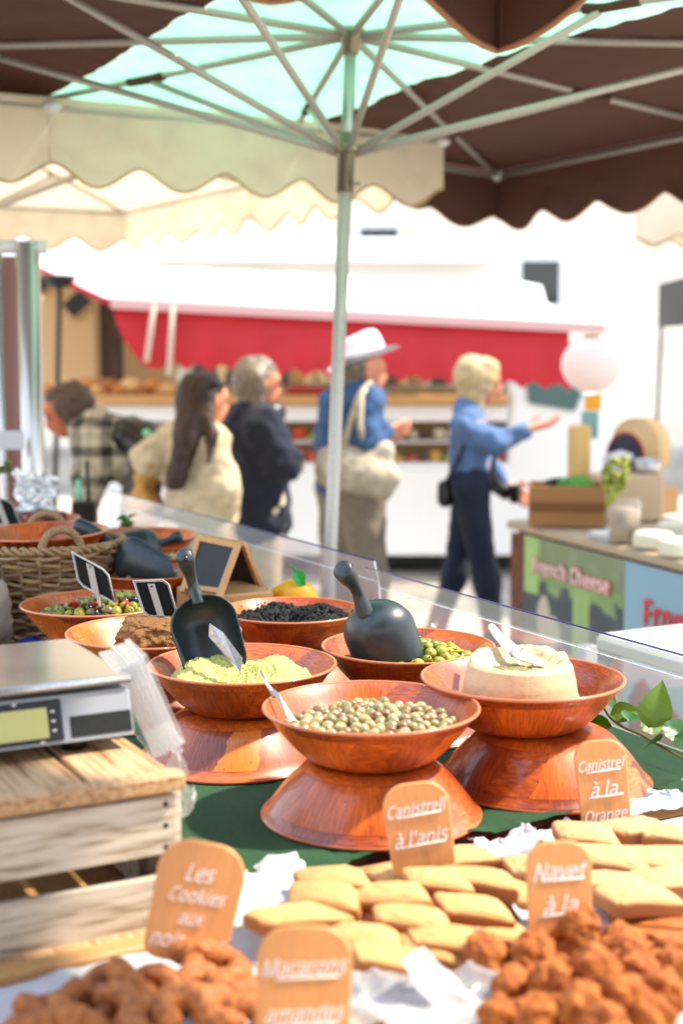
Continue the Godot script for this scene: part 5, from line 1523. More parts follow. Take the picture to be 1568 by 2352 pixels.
	# hummus block
	mat("hummus_paste", Color(0.79, 0.71, 0.55), 0.6, {"tex": ntex(66, 0.02, [g3(0.86), g3(0.97), g3(1.0)], 5), "scale": Vector3(6, 6, 6), "sss": 0.25, "bump": ntex(63, 0.08, [g3(0), g3(1)], 5), "depth": 0.06})
	single("hummus_block", "smooth pale hummus block with a hollowed top", "hummus", grid(140, 70, func(u, w):
		var a: float = -u * TAU
		var prof := [Vector2(0.080, 0.010), Vector2(0.091, 0.03), Vector2(0.085, 0.07), Vector2(0.079, 0.094), Vector2(0.074, 0.098), Vector2(0.05, 0.094), Vector2(0.0, 0.09)]
		var t: float = w * 6.0
		var k := mini(int(t), 5)
		var p: Vector2 = prof[k].lerp(prof[k + 1], t - k)
		var d := Vector3(cos(a) * p.x, p.y, sin(a) * p.x)
		if w > 0.55:
			var back: float = smoothstep(0.25, -0.5, sin(a))
			d.y += 0.010 * back * smoothstep(0.5, 0.68, w) * (1.0 - smoothstep(0.7, 0.95, w)) * (1.0 + 0.8 * fine.get_noise_2d(u * 0.12, 1.0))
			d.y -= 0.004 * smoothstep(0.72, 0.9, w)
			d.y += 0.004 * fine.get_noise_2d(d.x * 0.9, d.z * 0.9) * smoothstep(0.6, 0.8, w)
		elif p.y < 0.055 and sin(a) > -0.2:
			d += Vector3(cos(a), 0, sin(a)) * (0.004 * smoothstep(0.055, 0.03, p.y) + 0.002 * fine.get_noise_2d(u * 1.5, p.y))
		return d), M.hummus_paste, T(at.hummus + Vector3(-0.004, 0, 0)))
	var mash := blob(Vector3(0.034, 0.006, 0.022), 0.5, 3.0, 9, 30, 18)
	single("herb_mash", "darker green herb mash in the hummus hollow", "paste", mash, mat("herb", Color(0.52, 0.48, 0.28), 0.7, {"bump": ntex(63, 0.08, [g3(0), g3(1)], 5), "depth": 0.3, "scale": Vector3(9, 9, 9)}), T(at.hummus + Vector3(-0.022, 0.0865, 0.014)))
	basket()

func basket() -> void:
	var c := on_y(104, 1408, 1.0)
	var o := thing("wicker_basket", "grey brown wicker basket with twisted rope handles", "basket", T(Vector3(-0.672, 1.0, -3.2)))
	var rad := func(y: float) -> float: return lerpf(0.108, 0.162, clampf(y / 0.19, 0.0, 1.0)) + (0.012 * smoothstep(0.17, 0.215, y))
	var H := 0.212
	for row in 21:
		var y := 0.008 + row * H / 20.5
		var path := []
		for i in 121:
			var a := TAU * i / 120.0
			var r: float = rad.call(y) + 0.0055 * cos(a * 12.0 + PI * row) + 0.001 * sin(a * 5.0 + row * 3.0)
			path.append(Vector3(cos(a) * r, y + 0.0022 * sin(a * 12.0 + row * 1.7) + 0.0015 * sin(a * 3.0 + row), sin(a) * r))
		part(o, "wicker_strand", tube(path, 0.0054 + 0.0008 * sin(row * 2.3), -1, 6), M.wicker if row % 3 else M.wicker_dark)
	for i in 24:
		var a := TAU * (i + 0.5) / 24.0
		part(o, "stake", tube([Vector3(cos(a) * rad.call(0.0), 0.002, sin(a) * rad.call(0.0)), Vector3(cos(a) * rad.call(0.1), 0.1, sin(a) * rad.call(0.1)), Vector3(cos(a) * rad.call(H), H, sin(a) * rad.call(H))], 0.0042, -1, 6), M.wicker_dark)
	for k in 2:   # plaited border
		var path := []
		for i in 181:
			var a := TAU * i / 180.0
			var r: float = rad.call(H) + 0.006 * cos(a * 26.0 + PI * k)
			path.append(Vector3(cos(a) * r, H + 0.006 + 0.006 * sin(a * 26.0 + PI * k), sin(a) * r))
		part(o, "border", tube(path, 0.006, -1, 6), M.wicker)
	part(o, "floor", lathe([Vector2(0, 0.004), Vector2(0.105, 0.004), Vector2(0.105, 0.009), Vector2(0, 0.009)], 30), M.wicker_dark)
	for k in 2:
		var ang: float = [1.15, -1.75][k]
		var ctr := Vector3(cos(ang) * 0.163, H - 0.03, sin(ang) * 0.163)
		var tn := Vector3(-sin(ang), 0, cos(ang))
		for s in 3:
			var path := []
			for i in 61:
				var t := i / 60.0
				var a := PI * t
				var p := ctr + tn * cos(a) * 0.047 + Vector3(0, sin(a) ** 0.7 * 0.082, 0)
				var tg := (-tn * sin(a) + Vector3.UP * cos(a)).normalized()
				var out := Vector3(cos(ang), 0, sin(ang))
				var ph := t * 42.0 + s * TAU / 3.0
				path.append(p + (out * cos(ph) + out.cross(tg) * sin(ph)) * 0.0048)
			part(o, "handle_strand", tube(path, 0.0052, -1, 6), M.wicker)
	var bw := bowl(o.position + Vector3(-0.005, 0.2425, 0), 0.99, "veneer bowl set into the wicker basket's mouth", 0.7)
	bw.rotation.z = 0.03

func scoop(label: String, at: Vector3, zl: Vector3, yl: Vector3, s := 1.0, handle: Array = []) -> void:
	zl = zl.normalized()
	yl = (yl - zl * yl.dot(zl)).normalized()
	var o := thing("plastic_scoop", label, "scoop", TB(Basis(yl.cross(zl), yl, zl).scaled_local(Vector3.ONE * s), at))
	var P := func(t: float, f: float, th: float) -> Vector3:
		var c: float = sqrt(clampf(1.0 - (1.0 - minf(t / 0.32, 1.0)) ** 2, 0.0, 1.0))
		var w: float = (0.056 - 0.004 * t) * c - th
		var d: float = (0.054 - 0.022 * t * t) * c - th
		var a: float = f * PI * 0.52
		return Vector3(sin(a) * w, 0.012 - cos(a) * d - 0.0 * t, t * 0.145 * (1.0 - 0.30 * f * f * smoothstep(0.2, 1.0, t)) + th * 0.4)
	part(o, "bowl_outside", grid(36, 40, func(u, w): return P.call(w ** 1.4, u * 2.0 - 1.0, 0.0)), M.grey_plastic)
	part(o, "bowl_inside", grid(36, 40, func(u, w): return P.call(w ** 1.4, 1.0 - u * 2.0, 0.0022)), M.grey_plastic)
	var edge := []
	for i in 25:
		edge.append(P.call(1.0 - (1.0 - i / 24.0) ** 1.4 if false else (i / 24.0) ** 1.4, -1.0, 0.0011))
	for i in range(1, 30):
		edge.append(P.call(1.0, -1.0 + i / 15.0, 0.0011))
	for i in 25:
		edge.append(P.call((1.0 - i / 24.0) ** 1.4, 1.0, 0.0011))
	part(o, "edge", tube(edge, 0.0017, -1, 6), M.grey_plastic)
	var hp: Array = handle if handle.size() else [Vector3(0, 0.004, 0.012), Vector3(0, 0.006, -0.012), Vector3(0, 0.010, -0.03), Vector3(0, 0.012, -0.055), Vector3(0, 0.010, -0.082), Vector3(0, 0.006, -0.098)]
	var h := part(o, "handle", tube(smooth_path(hp, 5), 0.0125, -1, 14, func(t): return lerpf(1.0, 0.72, smoothstep(0.05, 0.3, t)) + 0.5 * smoothstep(0.35, 0.8, t) - 0.35 * smoothstep(0.9, 1.0, t)), M.grey_plastic)
	part(h, "hang_hole", lathe([Vector2(0, 0.0), Vector2(0.0046, 0.0), Vector2(0.0052, -0.002)], 16), M.black_plastic, T(hp[-1] + Vector3(0, 0.0125, 0.008)))

func price_tag(label: String, px: Array, z: Array) -> void:
	# corners: top left, top right, bottom right, bottom left
	var c := []
	for i in 4:
		c.append(at_z(px[i][0], px[i][1], z[i]))
	var o := thing("price_tag", label, "price tag", T(c[3]))
	for i in 4:
		c[i] -= o.position
	var L := func(u, v): return (c[0] as Vector3).lerp(c[1], u).lerp((c[3] as Vector3).lerp(c[2], u), v)
	var n: Vector3 = -(c[1] - c[0]).cross(c[3] - c[0]).normalized()
	if n.z < 0:
		n = -n
	# plate with cut corners
	var ring := [L.call(0.0, 0.0), L.call(0.86, 0.0), L.call(1.0, 0.12), L.call(1.0, 1.0), L.call(0.12, 1.0), L.call(0.0, 0.88)]
	var tr := PackedVector3Array()
	for s in [0.0012, -0.0012]:
		for i in range(1, 5):
			tr.append_array([ring[0] + n * s, ring[i] + n * s, ring[i + 1] + n * s])
	for i in 6:
		var a: Vector3 = ring[i]
		var b: Vector3 = ring[(i + 1) % 6]
		tr.append_array([a + n * 0.0012, b + n * 0.0012, b - n * 0.0012, a + n * 0.0012, b - n * 0.0012, a - n * 0.0012])
	part(o, "plate", flat_mesh(tr), M.tag_black)
	var ctr: Vector3 = L.call(0.5, 0.5)
	for g in [0.0, 0.075]:
		var ln := []
		for i in 7:
			ln.append((ring[i % 6] as Vector3).lerp(ctr, g) + n * 0.0014)
		part(o, "border_line", tube(ln, 0.0005 if g > 0 else 0.0008, -1, 5), M.white_line)
	var clip := []
	var a0: Vector3 = L.call(0.40, 0.10)
	var a1: Vector3 = L.call(0.60, 0.10)
	var b0: Vector3 = L.call(0.40, 1.02)
	var b1: Vector3 = L.call(0.60, 1.02)
	var st := part(o, "stake", join([[plate([a0 + n * 0.003, a1 + n * 0.003, b1 + n * 0.003, b0 + n * 0.003], 0.002), T(Vector3.ZERO)], [plate([b0.lerp(b1, 0.2), b0.lerp(b1, 0.8), b0.lerp(b1, 0.6) + (b0 - a0) * 0.4, b0.lerp(b1, 0.4) + (b0 - a0) * 0.4], 0.002), T(Vector3.ZERO)]]), M.clip_grey)
	part(st, "rivet", blob(Vector3.ONE * 0.0022, 0.0, 1.0, 1, 10, 6), M.dark_steel, T(a0.lerp(a1, 0.5) + (b0 - a0) * 0.08 + n * 0.004))

func stall_tools() -> void:
	# scoops
	scoop("grey plastic scoop standing in the pale green paste", at_z(452, 1372, 2.30), Vector3(0.32, -1.0, 0.30), Vector3(0.05, 0.34, 1.0), 1.0, [Vector3(0, 0.004, 0.012), Vector3(0, 0.006, -0.012), Vector3(0, 0.014, -0.03), Vector3(0, 0.03, -0.046), Vector3(0, 0.05, -0.058), Vector3(0, 0.064, -0.062)])
	scoop("grey plastic scoop turned back up in the green olives", at_z(842, 1386, 2.38), Vector3(0.36, -1.0, 0.02), Vector3(0.34, 0.22, -1.0), 1.16, [Vector3(0, -0.016, 0.016), Vector3(0, -0.016, -0.012), Vector3(-0.002, -0.022, -0.030), Vector3(-0.003, -0.032, -0.046), Vector3(-0.004, -0.044, -0.060), Vector3(-0.004, -0.052, -0.066)])
	scoop("dark grey scoop lying on its side in the dark bowl", at_z(268, 1268, 3.18), Vector3(0.85, -0.42, 0.3), Vector3(0.35, 0.6, -0.6), 1.25)
	scoop("grey scoop face down across the far bowl", at_z(372, 1248, 3.55), Vector3(-1.0, -0.02, 0.25), Vector3(-0.1, -1.0, -0.3), 1.0, [Vector3(0, 0.0, 0.012), Vector3(0, -0.004, -0.01), Vector3(0, -0.012, -0.03), Vector3(0, -0.02, -0.05)])
	# price tags
	price_tag("black price tag with grey stake among the mixed olives", [[167, 1267], [250, 1313], [266, 1386], [182, 1341]], [2.78, 2.72, 2.70, 2.76])
	price_tag("black price tag with grey stake in the brown paste", [[307, 1334], [386, 1331], [412, 1420], [334, 1416]], [2.56, 2.54, 2.52, 2.54])
	price_tag("black price tag before the dried tomatoes", [[-40, 1135], [28, 1150], [52, 1212], [-16, 1202]], [3.9, 3.86, 3.84, 3.88])
	# spatulas and knives
	var kn := thing("pastry_knife", "flat steel spreading knife leaning in the pale green paste", "knife", T(at_z(556, 1548, 2.2)))
	var o := kn.position
	part(kn, "blade", plate([at_z(482, 1432, 2.26) - o, at_z(512, 1452, 2.25) - o, at_z(557, 1512, 2.23) - o, at_z(552, 1546, 2.22) - o], 0.0018), mat("pale_steel", Color(0.80, 0.79, 0.77), 0.3, {"metal": 0.75, "tex": M.blot, "scale": Vector3(20, 20, 20)}))
	part(kn, "lower_blade", plate([at_z(482, 1432, 2.26) - o, at_z(552, 1546, 2.22) - o, at_z(540, 1530, 2.22) - o, at_z(480, 1462, 2.26) - o], 0.0018), M.pale_steel)
	kn = thing("thin_spatula", "thin steel spatula resting on the front olive bowl's rim", "spatula", T(at_z(680, 1662, 1.95)))
	o = kn.position
	part(kn, "shaft", tube([at_z(598, 1540, 2.04) - o, at_z(612, 1570, 2.02) - o, at_z(630, 1600, 2.0) - o], 0.002, 0.0035, 8), M.pale_steel)
	part(kn, "blade", plate([at_z(616, 1572, 2.02) - o, at_z(640, 1592, 2.0) - o, at_z(684, 1660, 1.95) - o, at_z(660, 1650, 1.95) - o], 0.0016), M.pale_steel)
	kn = thing("white_spatula", "white handled spatula sunk into the hummus", "spatula", T(at_z(1262, 1538, 2.13)))
	o = kn.position
	part(kn, "blade", plate([at_z(1165, 1487, 2.16) - o, at_z(1205, 1490, 2.16) - o, at_z(1270, 1540, 2.13) - o, at_z(1180, 1512, 2.12) - o], 0.002), M.pale_steel)
	part(kn, "handle", tube(smooth_path([at_z(1182, 1498, 2.15) - o, at_z(1165, 1482, 2.17) - o, at_z(1145, 1462, 2.2) - o, at_z(1128, 1440, 2.24) - o], 4), 0.010, 0.006, 12), M.white_plastic)
	# riser with chalkboard stand and lemon
	var rp := at_z(560, 1380, 2.98)
	single("wooden_riser", "low wooden riser block behind the tapenade bowl", "block", rbox(Vector3(0.16, 0.138, 0.16), 0.004), M.wood_light, TB(stall_basis, Vector3(rp.x - 0.045, 1.07, rp.z - 0.05)))
	upturned(Vector3(at_z(678, 1364, 3.02).x, 1.0, -3.06), 1.2, "upturned bowl under the plastic lemon", 0.6)
	var TL := at_z(456, 1231, 3.06)
	var TR := at_z(552, 1250, 2.98)
	var BR := at_z(507, 1374, 2.92)
	var BL := at_z(415, 1362, 3.0)
	var lowy := minf(BR.y, BL.y)
	var af := thing("chalkboard_stand", "little wooden A-frame chalkboard behind the tapenade", "chalkboard", T(BL))
	var q := [TL - BL, TR - BL, BR - BL, Vector3.ZERO]
	var off := at_z(611, 1372, 3.12) - BR
	var shift := at_z(563, 1249, 3.0) - TR
	for side in 2:
		var c := []
		for i in 4:
			c.append(q[i] + (Vector3.ZERO if side == 0 else (shift if i < 2 else off)))
		var n: Vector3 = (c[3] - c[0]).cross(c[1] - c[0]).normalized()
		if n.z < 0:
			n = -n
		var leg := part(af, "panel", plate([c[0].lerp(c[2], 0.06), c[1].lerp(c[3], 0.06), c[2].lerp(c[0], 0.12), c[3].lerp(c[1], 0.12)], 0.003), M.chalkboard if side == 0 else M.board_back)
		for e in [[c[0], c[1]], [c[0], c[3]], [c[1], c[2]]]:
			var m: Vector3 = (c[0] + c[1] + c[2] + c[3]) / 4
			var d: Vector3 = (e[1] - e[0]).normalized()
			var inw: Vector3 = (m - e[0]) - d * (m - e[0]).dot(d)
			inw = inw.normalized() * 0.006
			var bb := bar(e[0] + inw, e[1] + inw, 0.013, 0.012, n)
			part(leg, "frame_bar", bb[0], M.wood_light, bb[1])
		var b4 := bar(c[3].lerp(c[0], 0.12), c[2].lerp(c[1], 0.12), 0.012, 0.010, n)
		part(leg, "frame_bar", b4[0], M.wood_light, b4[1])
	var lp := at_z(675, 1364, 3.0)
	var lm := thing("plastic_lemon", "yellow plastic lemon with a bright green leaf", "lemon", T(Vector3(lp.x, 1.0885, lp.z - 0.05)))
	part(lm, "fruit", lathe(smooth_prof([Vector2(0, -0.052), Vector2(0.008, -0.046), Vector2(0.026, -0.032), Vector2(0.034, -0.006), Vector2(0.03, 0.02), Vector2(0.014, 0.042), Vector2(0.008, 0.05), Vector2(0, 0.052)], 4), 28), mat("lemon_yellow", Color(0.90, 0.66, 0.04), 0.35), TB(Basis(Vector3(0, 0, 1), 1.45), Vector3(0, 0.033, 0)))
	var leaf := part(lm, "leaf", leaf_mesh(0.05, 0.03, 0.012), mat("leaf_plastic", Color(0.05, 0.55, 0.16), 0.35, {"back": Color(0.1, 0.5, 0.2)}), TB(Basis(Vector3(0, 0, 1), -1.05) * Basis(Vector3.RIGHT, 1.25), Vector3(0.0, 0.092, 0.026)))
	part(leaf, "stalk", rod(Vector3(-0.014, 0, 0), Vector3(0.004, 0, 0), 0.002), M.leaf_plastic)

func leaf_mesh(l: float, w: float, bend: float) -> ArrayMesh:   # along +x, flat in x, z
	return grid(12, 8, func(u, v):
		var s: float = v * 2.0 - 1.0
		var wd: float = w * 0.5 * sin(PI * u ** 0.72) * (1.0 - 0.15 * u)
		return Vector3(u * l, bend * (absf(s) * 0.35 * sin(PI * u) - u * u * 0.8) + 0.0006 * cos(u * 40.0 - absf(s) * 6.0), s * wd))

func crate_and_scale() -> void:
	var o := thing("wooden_crate", "weathered whitish wooden slatted crate under the scale", "crate", TB(stall_basis, S(-0.66, 0.966, 0.06)))
	var hb := 0.315
	var hn := 0.178
	for i in 6:
		var x := -hb + (i + 0.5) * hb / 3.0
		part(o, "top_plank", rbox(Vector3(hb / 3.0 - 0.006, 0.014, hn * 2 - 0.02), 0.002), M.crate_top, T(Vector3(x, 0.182 + 0.0006 * (i % 3), 0)))
	for s in [-1.0, 1.0]:
		part(o, "top_batten", rbox(Vector3(hb * 2 + 0.01, 0.022, 0.026), 0.004), M.crate_top, T(Vector3(0, 0.183, s * (hn + 0.004))))
		for r in [[0.131, 0.070], [0.037, 0.068]]:
			var sl := part(o, "slat", rbox(Vector3(hb * 2 - 0.006, r[1], 0.013), 0.002), M.crate_wood, T(Vector3(0, r[0], s * (hn + 0.001))))
			for e in [-1.0, 1.0]:
				for k in 3:
					part(sl, "nail", lathe([Vector2(0, 0.0006), Vector2(0.003, 0.0006), Vector2(0.0034, 0.0)], 10), M.dark_steel, TB(Basis(Vector3.RIGHT, PI / 2), Vector3(e * (hb - 0.018), (k - 1) * 0.026, 0.0066)))
			part(o, "end_slat", rbox(Vector3(0.013, r[1], hn * 2 - 0.016), 0.002), M.crate_wood, T(Vector3(s * (hb + 0.001), r[0], 0)))
		for e in [-1.0, 1.0]:
			part(o, "corner_post", rbox(Vector3(0.03, 0.17, 0.028), 0.002), M.dark_wood, T(Vector3(s * (hb - 0.022), 0.087, e * (hn - 0.022))))
	part(o, "bottom_board", rbox(Vector3(hb * 2 + 0.03, 0.012, 0.05), 0.002), M.crate_top, T(Vector3(0, 0.004, hn + 0.016)))
	# scale
	var sc := thing("kitchen_scale", "grey electronic scale with steel platter on the crate", "scale", TB(stall_basis, S(-0.54, 1.156, -0.02)))
	mat("scale_grey", Color(0.55, 0.57, 0.60), 0.45)
	mat("scale_dark", Color(0.10, 0.12, 0.15), 0.4)
	mat("lcd", Color(0.72, 0.72, 0.46), 0.35)
	# body: wedge with a slanted face
	var prof := PackedVector2Array([Vector2(-0.13, 0.02), Vector2(0.135, 0.018), Vector2(0.116, 0.073), Vector2(-0.12, 0.073)])
	part(sc, "body", prism(prof, 0.385, 0.003), M.scale_grey, TB(Basis(Vector3(0, 0, 1), Vector3.UP, Vector3(-1, 0, 0)), Vector3(-0.005, 0, 0)))
	var tilt := Basis(Vector3.RIGHT, -atan2(0.019, 0.055))
	var face := func(x, t): return Vector3(x, lerpf(0.018, 0.073, t), lerpf(0.135, 0.116, t) + 0.0005)
	part(sc, "display", rbox(Vector3(0.115, 0.051, 0.004), 0.001), M.scale_dark, TB(tilt, face.call(0.04, 0.5)))
	part(sc, "lcd_screen", rbox(Vector3(0.082, 0.037, 0.003), 0.0008), M.lcd, TB(tilt, face.call(0.038, 0.48) + Vector3(0, 0, 0.002)))
	for i in 8:
		part(sc, "display_mark", rbox(Vector3(0.005, 0.0025, 0.001), 0.0002), M.white_line, TB(tilt, face.call(0.04 + (-0.045 if i < 2 else 0.046 if i < 5 else -0.03 + (i - 5) * 0.03), [0.35, 0.55, 0.3, 0.5, 0.7, 0.9, 0.92, 0.08][i]) + Vector3(0, 0, 0.0025)))
	part(sc, "sticker", rbox(Vector3(0.078, 0.026, 0.002), 0.0005), mat("sticker", Color(0.10, 0.11, 0.10), 0.35, {"tex": M.blot, "scale": Vector3(15, 15, 15)}), TB(tilt, face.call(0.146, 0.31)))
	for x in [-0.17, 0.12]:
		for z in [-0.1, 0.1]:
			part(sc, "foot", rod(Vector3(x, 0.0, z), Vector3(x, 0.022, z), 0.016), M.black_plastic)
	var pl := part(sc, "platter", rbox(Vector3(0.385, 0.010, 0.255), 0.004), mat("platter", Color(0.80, 0.79, 0.78), 0.14, {"metal": 0.9, "tex": M.fine, "scale": Vector3(2, 2, 20)}), T(Vector3(-0.002, 0.085, -0.012)))
	part(pl, "lip", rod(Vector3(-0.19, 0.0, 0.128), Vector3(0.19, 0.0, 0.128), 0.006), M.pale_steel)
	# clear ribbed lids leaning beside the crate
	var lidm := join([[rbox(Vector3(0.13, 0.0016, 0.11), 0.0006), T(Vector3.ZERO)], [rbox(Vector3(0.13, 0.007, 0.003), 0.001), T(Vector3(0, 0.002, 0.055))], [rbox(Vector3(0.13, 0.007, 0.003), 0.001), T(Vector3(0, 0.002, -0.055))], [rbox(Vector3(0.003, 0.007, 0.11), 0.001), T(Vector3(0.064, 0.002, 0))], [rbox(Vector3(0.003, 0.007, 0.11), 0.001), T(Vector3(-0.064, 0.002, 0))]])
	var bs := Basis(Vector3.UP, 0.35) * Basis(Vector3(0.38, -0.925, 0.0), Vector3(0.925, 0.38, 0), Vector3(0, 0, 1))
	var lc := at_z(246, 1518, 1.82) + bs.x * 0.065
	for i in 7:
		single("takeaway_tray", "clear plastic tray in the stack leaning beside the scale", "tray", lidm, M.clear_plastic, TB(bs, lc + bs.y * 0.0065 * i + bs.x * 0.0012 * (i % 3)), "clear trays leaning on the crate")
	single("plastic_bag", "crumpled clear plastic bag tucked beside the crate", "bag", sheet(0.07, 0.09, 0.03, 16.0, 8, 24), M.bag_plastic, TB(Basis.from_euler(Vector3(0.5, 0.4, 1.2)), at_z(428, 1822, 1.74)))

func lozenge(l: float, w: float, h: float, sk: float, sd: int) -> ArrayMesh:
	var nz := FastNoiseLite.new()
	nz.seed = sd
	nz.frequency = 14.0
	# rings from the middle of the underside, out round the edge, to the middle of the top
	var rings := [[0.0, -0.5], [0.9, -0.5], [0.975, -0.42], [1.0, -0.2], [1.0, 0.05], [0.975, 0.22], [0.92, 0.33], [0.75, 0.42], [0.45, 0.48], [0.0, 0.5]]
	return grid(40, 27, func(u, v):
		var t: float = v * 9.0
		var k := mini(int(t), 8)
		var q := Vector2(rings[k][0], rings[k][1]).lerp(Vector2(rings[k + 1][0], rings[k + 1][1]), t - k)
		var a: float = -u * TAU
		var e := 0.28
		var p := Vector3(signf(cos(a)) * absf(cos(a)) ** e * l * 0.5 * q.x, q.y * h, signf(sin(a)) * absf(sin(a)) ** e * w * 0.5 * q.x)
		p.x += p.z * sk
		p += Vector3(0.0016 * nz.get_noise_2d(p.z * 9.0, p.x * 5.0 + 4.0), 0.08 * h * cos(p.x / l * 5.0) + 0.0022 * nz.get_noise_2d(p.x * 5.0, p.z * 5.0), 0.0012 * nz.get_noise_2d(p.x * 9.0, p.z))
		return p)
func crust(col: Color, edge: Color, sd: int) -> ImageTexture:
	var n := FastNoiseLite.new()
	n.seed = sd
	n.frequency = 1.0
	n.fractal_octaves = 4
	return img_tex(256, 128, func(u, v):
		var g := n.get_noise_3d(cos(u * TAU) * 3.0, sin(u * TAU) * 3.0, v * 14.0)
		var f := n.get_noise_3d(cos(u * TAU) * 14.0, sin(u * TAU) * 14.0, v * 60.0)
		var c := col.darkened(clampf(0.10 * g + 0.07 * f, 0.0, 0.4))
		var b := smoothstep(0.62, 0.50, v + 0.10 * g + 0.05 * f)
		return c.lerp(edge.darkened(clampf(0.25 * f, 0.0, 0.4)), b * 0.8))

func biscuits() -> void:
	# tray, cloth edge and paper under the biscuits
	var tr := thing("biscuit_tray", "cardboard lined metal tray holding the pale biscuits", "tray", TB(stall_basis, S(0.22, 0.966, 0.62)))
	part(tr, "base", rbox(Vector3(0.78, 0.008, 0.72), 0.002), M.alu, T(Vector3(0, 0.004, 0)))
	part(tr, "back_lip", rbox(Vector3(0.78, 0.022, 0.004), 0.001), M.white_paint, T(Vector3(0, 0.012, -0.36)))
	part(tr, "side_lip", rbox(Vector3(0.004, 0.022, 0.72), 0.001), M.white_paint, T(Vector3(-0.39, 0.012, 0)))
	part(tr, "card_strip", rbox(Vector3(0.78, 0.004, 0.03), 0.001), M.cardboard, T(Vector3(0.0, 0.024, -0.382)))
	single("red_cloth", "red cloth edge showing under the green felt", "cloth", sheet(0.62, 0.06, 0.006, 12.0, 4, 30), M.red_cloth, TB(stall_basis, S(0.26, 0.979, 0.222)))
	single("wooden_lath", "thin wooden lath lying in front of the crate", "lath", rbox(Vector3(0.6, 0.02, 0.03), 0.003), M.wood_light, TB(stall_basis * Basis(Vector3.UP, 0.02), S(-0.62, 0.976, 0.30)))
	var paper := func(px, py, h, w, l, amp, fr, sd, rot, label, m = null, tilt = Vector3.ZERO):
		single("crumpled_paper", label, "paper", sheet(w, l, amp, fr, sd, 44), m if m else M.paper, TB(Basis(Vector3.UP, rot) * Basis.from_euler(tilt), on_y(px, py, h)))
	paper.call(628, 2085, 0.985, 0.15, 0.20, 0.03, 7.0, 1, 0.5, "crumpled white paper between the tilted sign and the middle biscuit heap")
	paper.call(1210, 1962, 0.985, 0.16, 0.07, 0.035, 9.0, 2, 0.5, "crumpled white paper behind the golden biscuits, in front of the felt edge")
	paper.call(1490, 1868, 0.985, 0.22, 0.09, 0.03, 8.0, 3, 0.5, "white paper spread behind the pale biscuits, under the orange biscuit sign")
	paper.call(1440, 2110, 0.978, 0.28, 0.10, 0.03, 9.0, 4, 0.4, "crumpled white paper between pale biscuits and rock cakes")
	paper.call(150, 2255, 0.970, 0.34, 0.08, 0.012, 6.0, 5, 0.49, "flat white paper along the crate's foot")
	paper.call(960, 2330, 0.985, 0.18, 0.12, 0.03, 8.0, 6, 0.2, "clear crumpled wrapper before the golden biscuits", M.bag_plastic)
	paper.call(1030, 2310, 1.0, 0.035, 0.12, 0.02, 8.0, 7, 0.9, "white paper corner sticking up left of the rock cakes", null, Vector3(0.5, 0, 0.4))
	paper.call(930, 2120, 0.976, 0.42, 0.26, 0.010, 7.0, 8, 0.49, "white paper sheet lying under the golden biscuits")
	paper.call(1430, 1990, 0.976, 0.36, 0.24, 0.010, 7.0, 9, 0.49, "white paper sheet lying under the pale biscuits")
	paper.call(330, 2320, 0.972, 0.42, 0.2, 0.010, 7.0, 10, 0.49, "white paper sheet lying under the nut crescents")
	paper.call(1330, 2300, 0.972, 0.42, 0.22, 0.010, 7.0, 12, 0.49, "white paper sheet lying under the rock cakes")
	mat("biscuit", Color.WHITE, 0.85, {"tex": crust(Color(0.83, 0.63, 0.40), Color(0.60, 0.36, 0.17), 71)})
	mat("biscuit_c", Color.WHITE, 0.85, {"tex": crust(Color(0.80, 0.60, 0.38), Color(0.56, 0.33, 0.15), 75)})
	mat("biscuit_b", Color.WHITE, 0.85, {"tex": crust(Color(0.85, 0.66, 0.45), Color(0.62, 0.39, 0.22), 72)})
	var lz := []
	for i in 4:
		lz.append(lozenge(0.080 + 0.006 * i, 0.045, 0.025, 0.5, i))
	# [px, py, z, height above the tray is implied, yaw, roll]
	var heap1 := [[764, 2028, 1.60, -0.25, 0.1], [884, 2066, 1.55, -0.35, 0.12], [1004, 2030, 1.60, -0.15, 0.0], [1096, 2024, 1.62, -0.2, 0.0], [1086, 2092, 1.54, -0.08, -0.02], [944, 2120, 1.50, -0.3, 0.05], [1034, 2165, 1.47, -0.3, 0.0], [839, 2160, 1.46, -0.35, 0.0], [910, 2212, 1.43, -0.3, 0.0], [743, 2068, 1.55, -0.3, 0.2], [686, 2110, 1.50, 0.25, 0.0], [816, 2098, 1.54, -0.5, 0.3], [1150, 2060, 1.6, -0.1, 0.0], [940, 2010, 1.64, 0.1, 0.1], [1130, 2150, 1.5, 0.0, 0.0], [775, 2190, 1.45, -0.2, 0.0], [1010, 2085, 1.58, -0.2, 0.0], [860, 2120, 1.55, -0.4, 0.0], [980, 2190, 1.5, -0.3, 0.0], [720, 2140, 1.5, 0.1, 0.0], [1040, 1975, 1.68, 0.35, 0.1]]
	for i in heap1.size():
		var q: Array = heap1[i]
		var hh := 1.030 - 0.022 * smoothstep(2010.0, 2200.0, q[1]) if i < 11 else 1.0
		single("lozenge_biscuit", "golden lozenge shaped biscuit in the middle heap", "biscuit", lz[rng.randi() % 4], M.biscuit if i % 3 else M.biscuit_c, TB(Basis(Vector3.UP, q[3]) * Basis(Vector3.RIGHT, 0.15 + rng.randf_range(-0.1, 0.1)) * Basis(Vector3(0, 0, 1), q[4] + rng.randf_range(-0.06, 0.06)) * Basis(Vector3.UP, rng.randf_range(-0.15, 0.15)).scaled(Vector3(rng.randf_range(0.9, 1.12), rng.randf_range(0.85, 1.2), rng.randf_range(0.92, 1.1))), on_y(q[0], q[1], hh)), "biscuits in the middle heap")
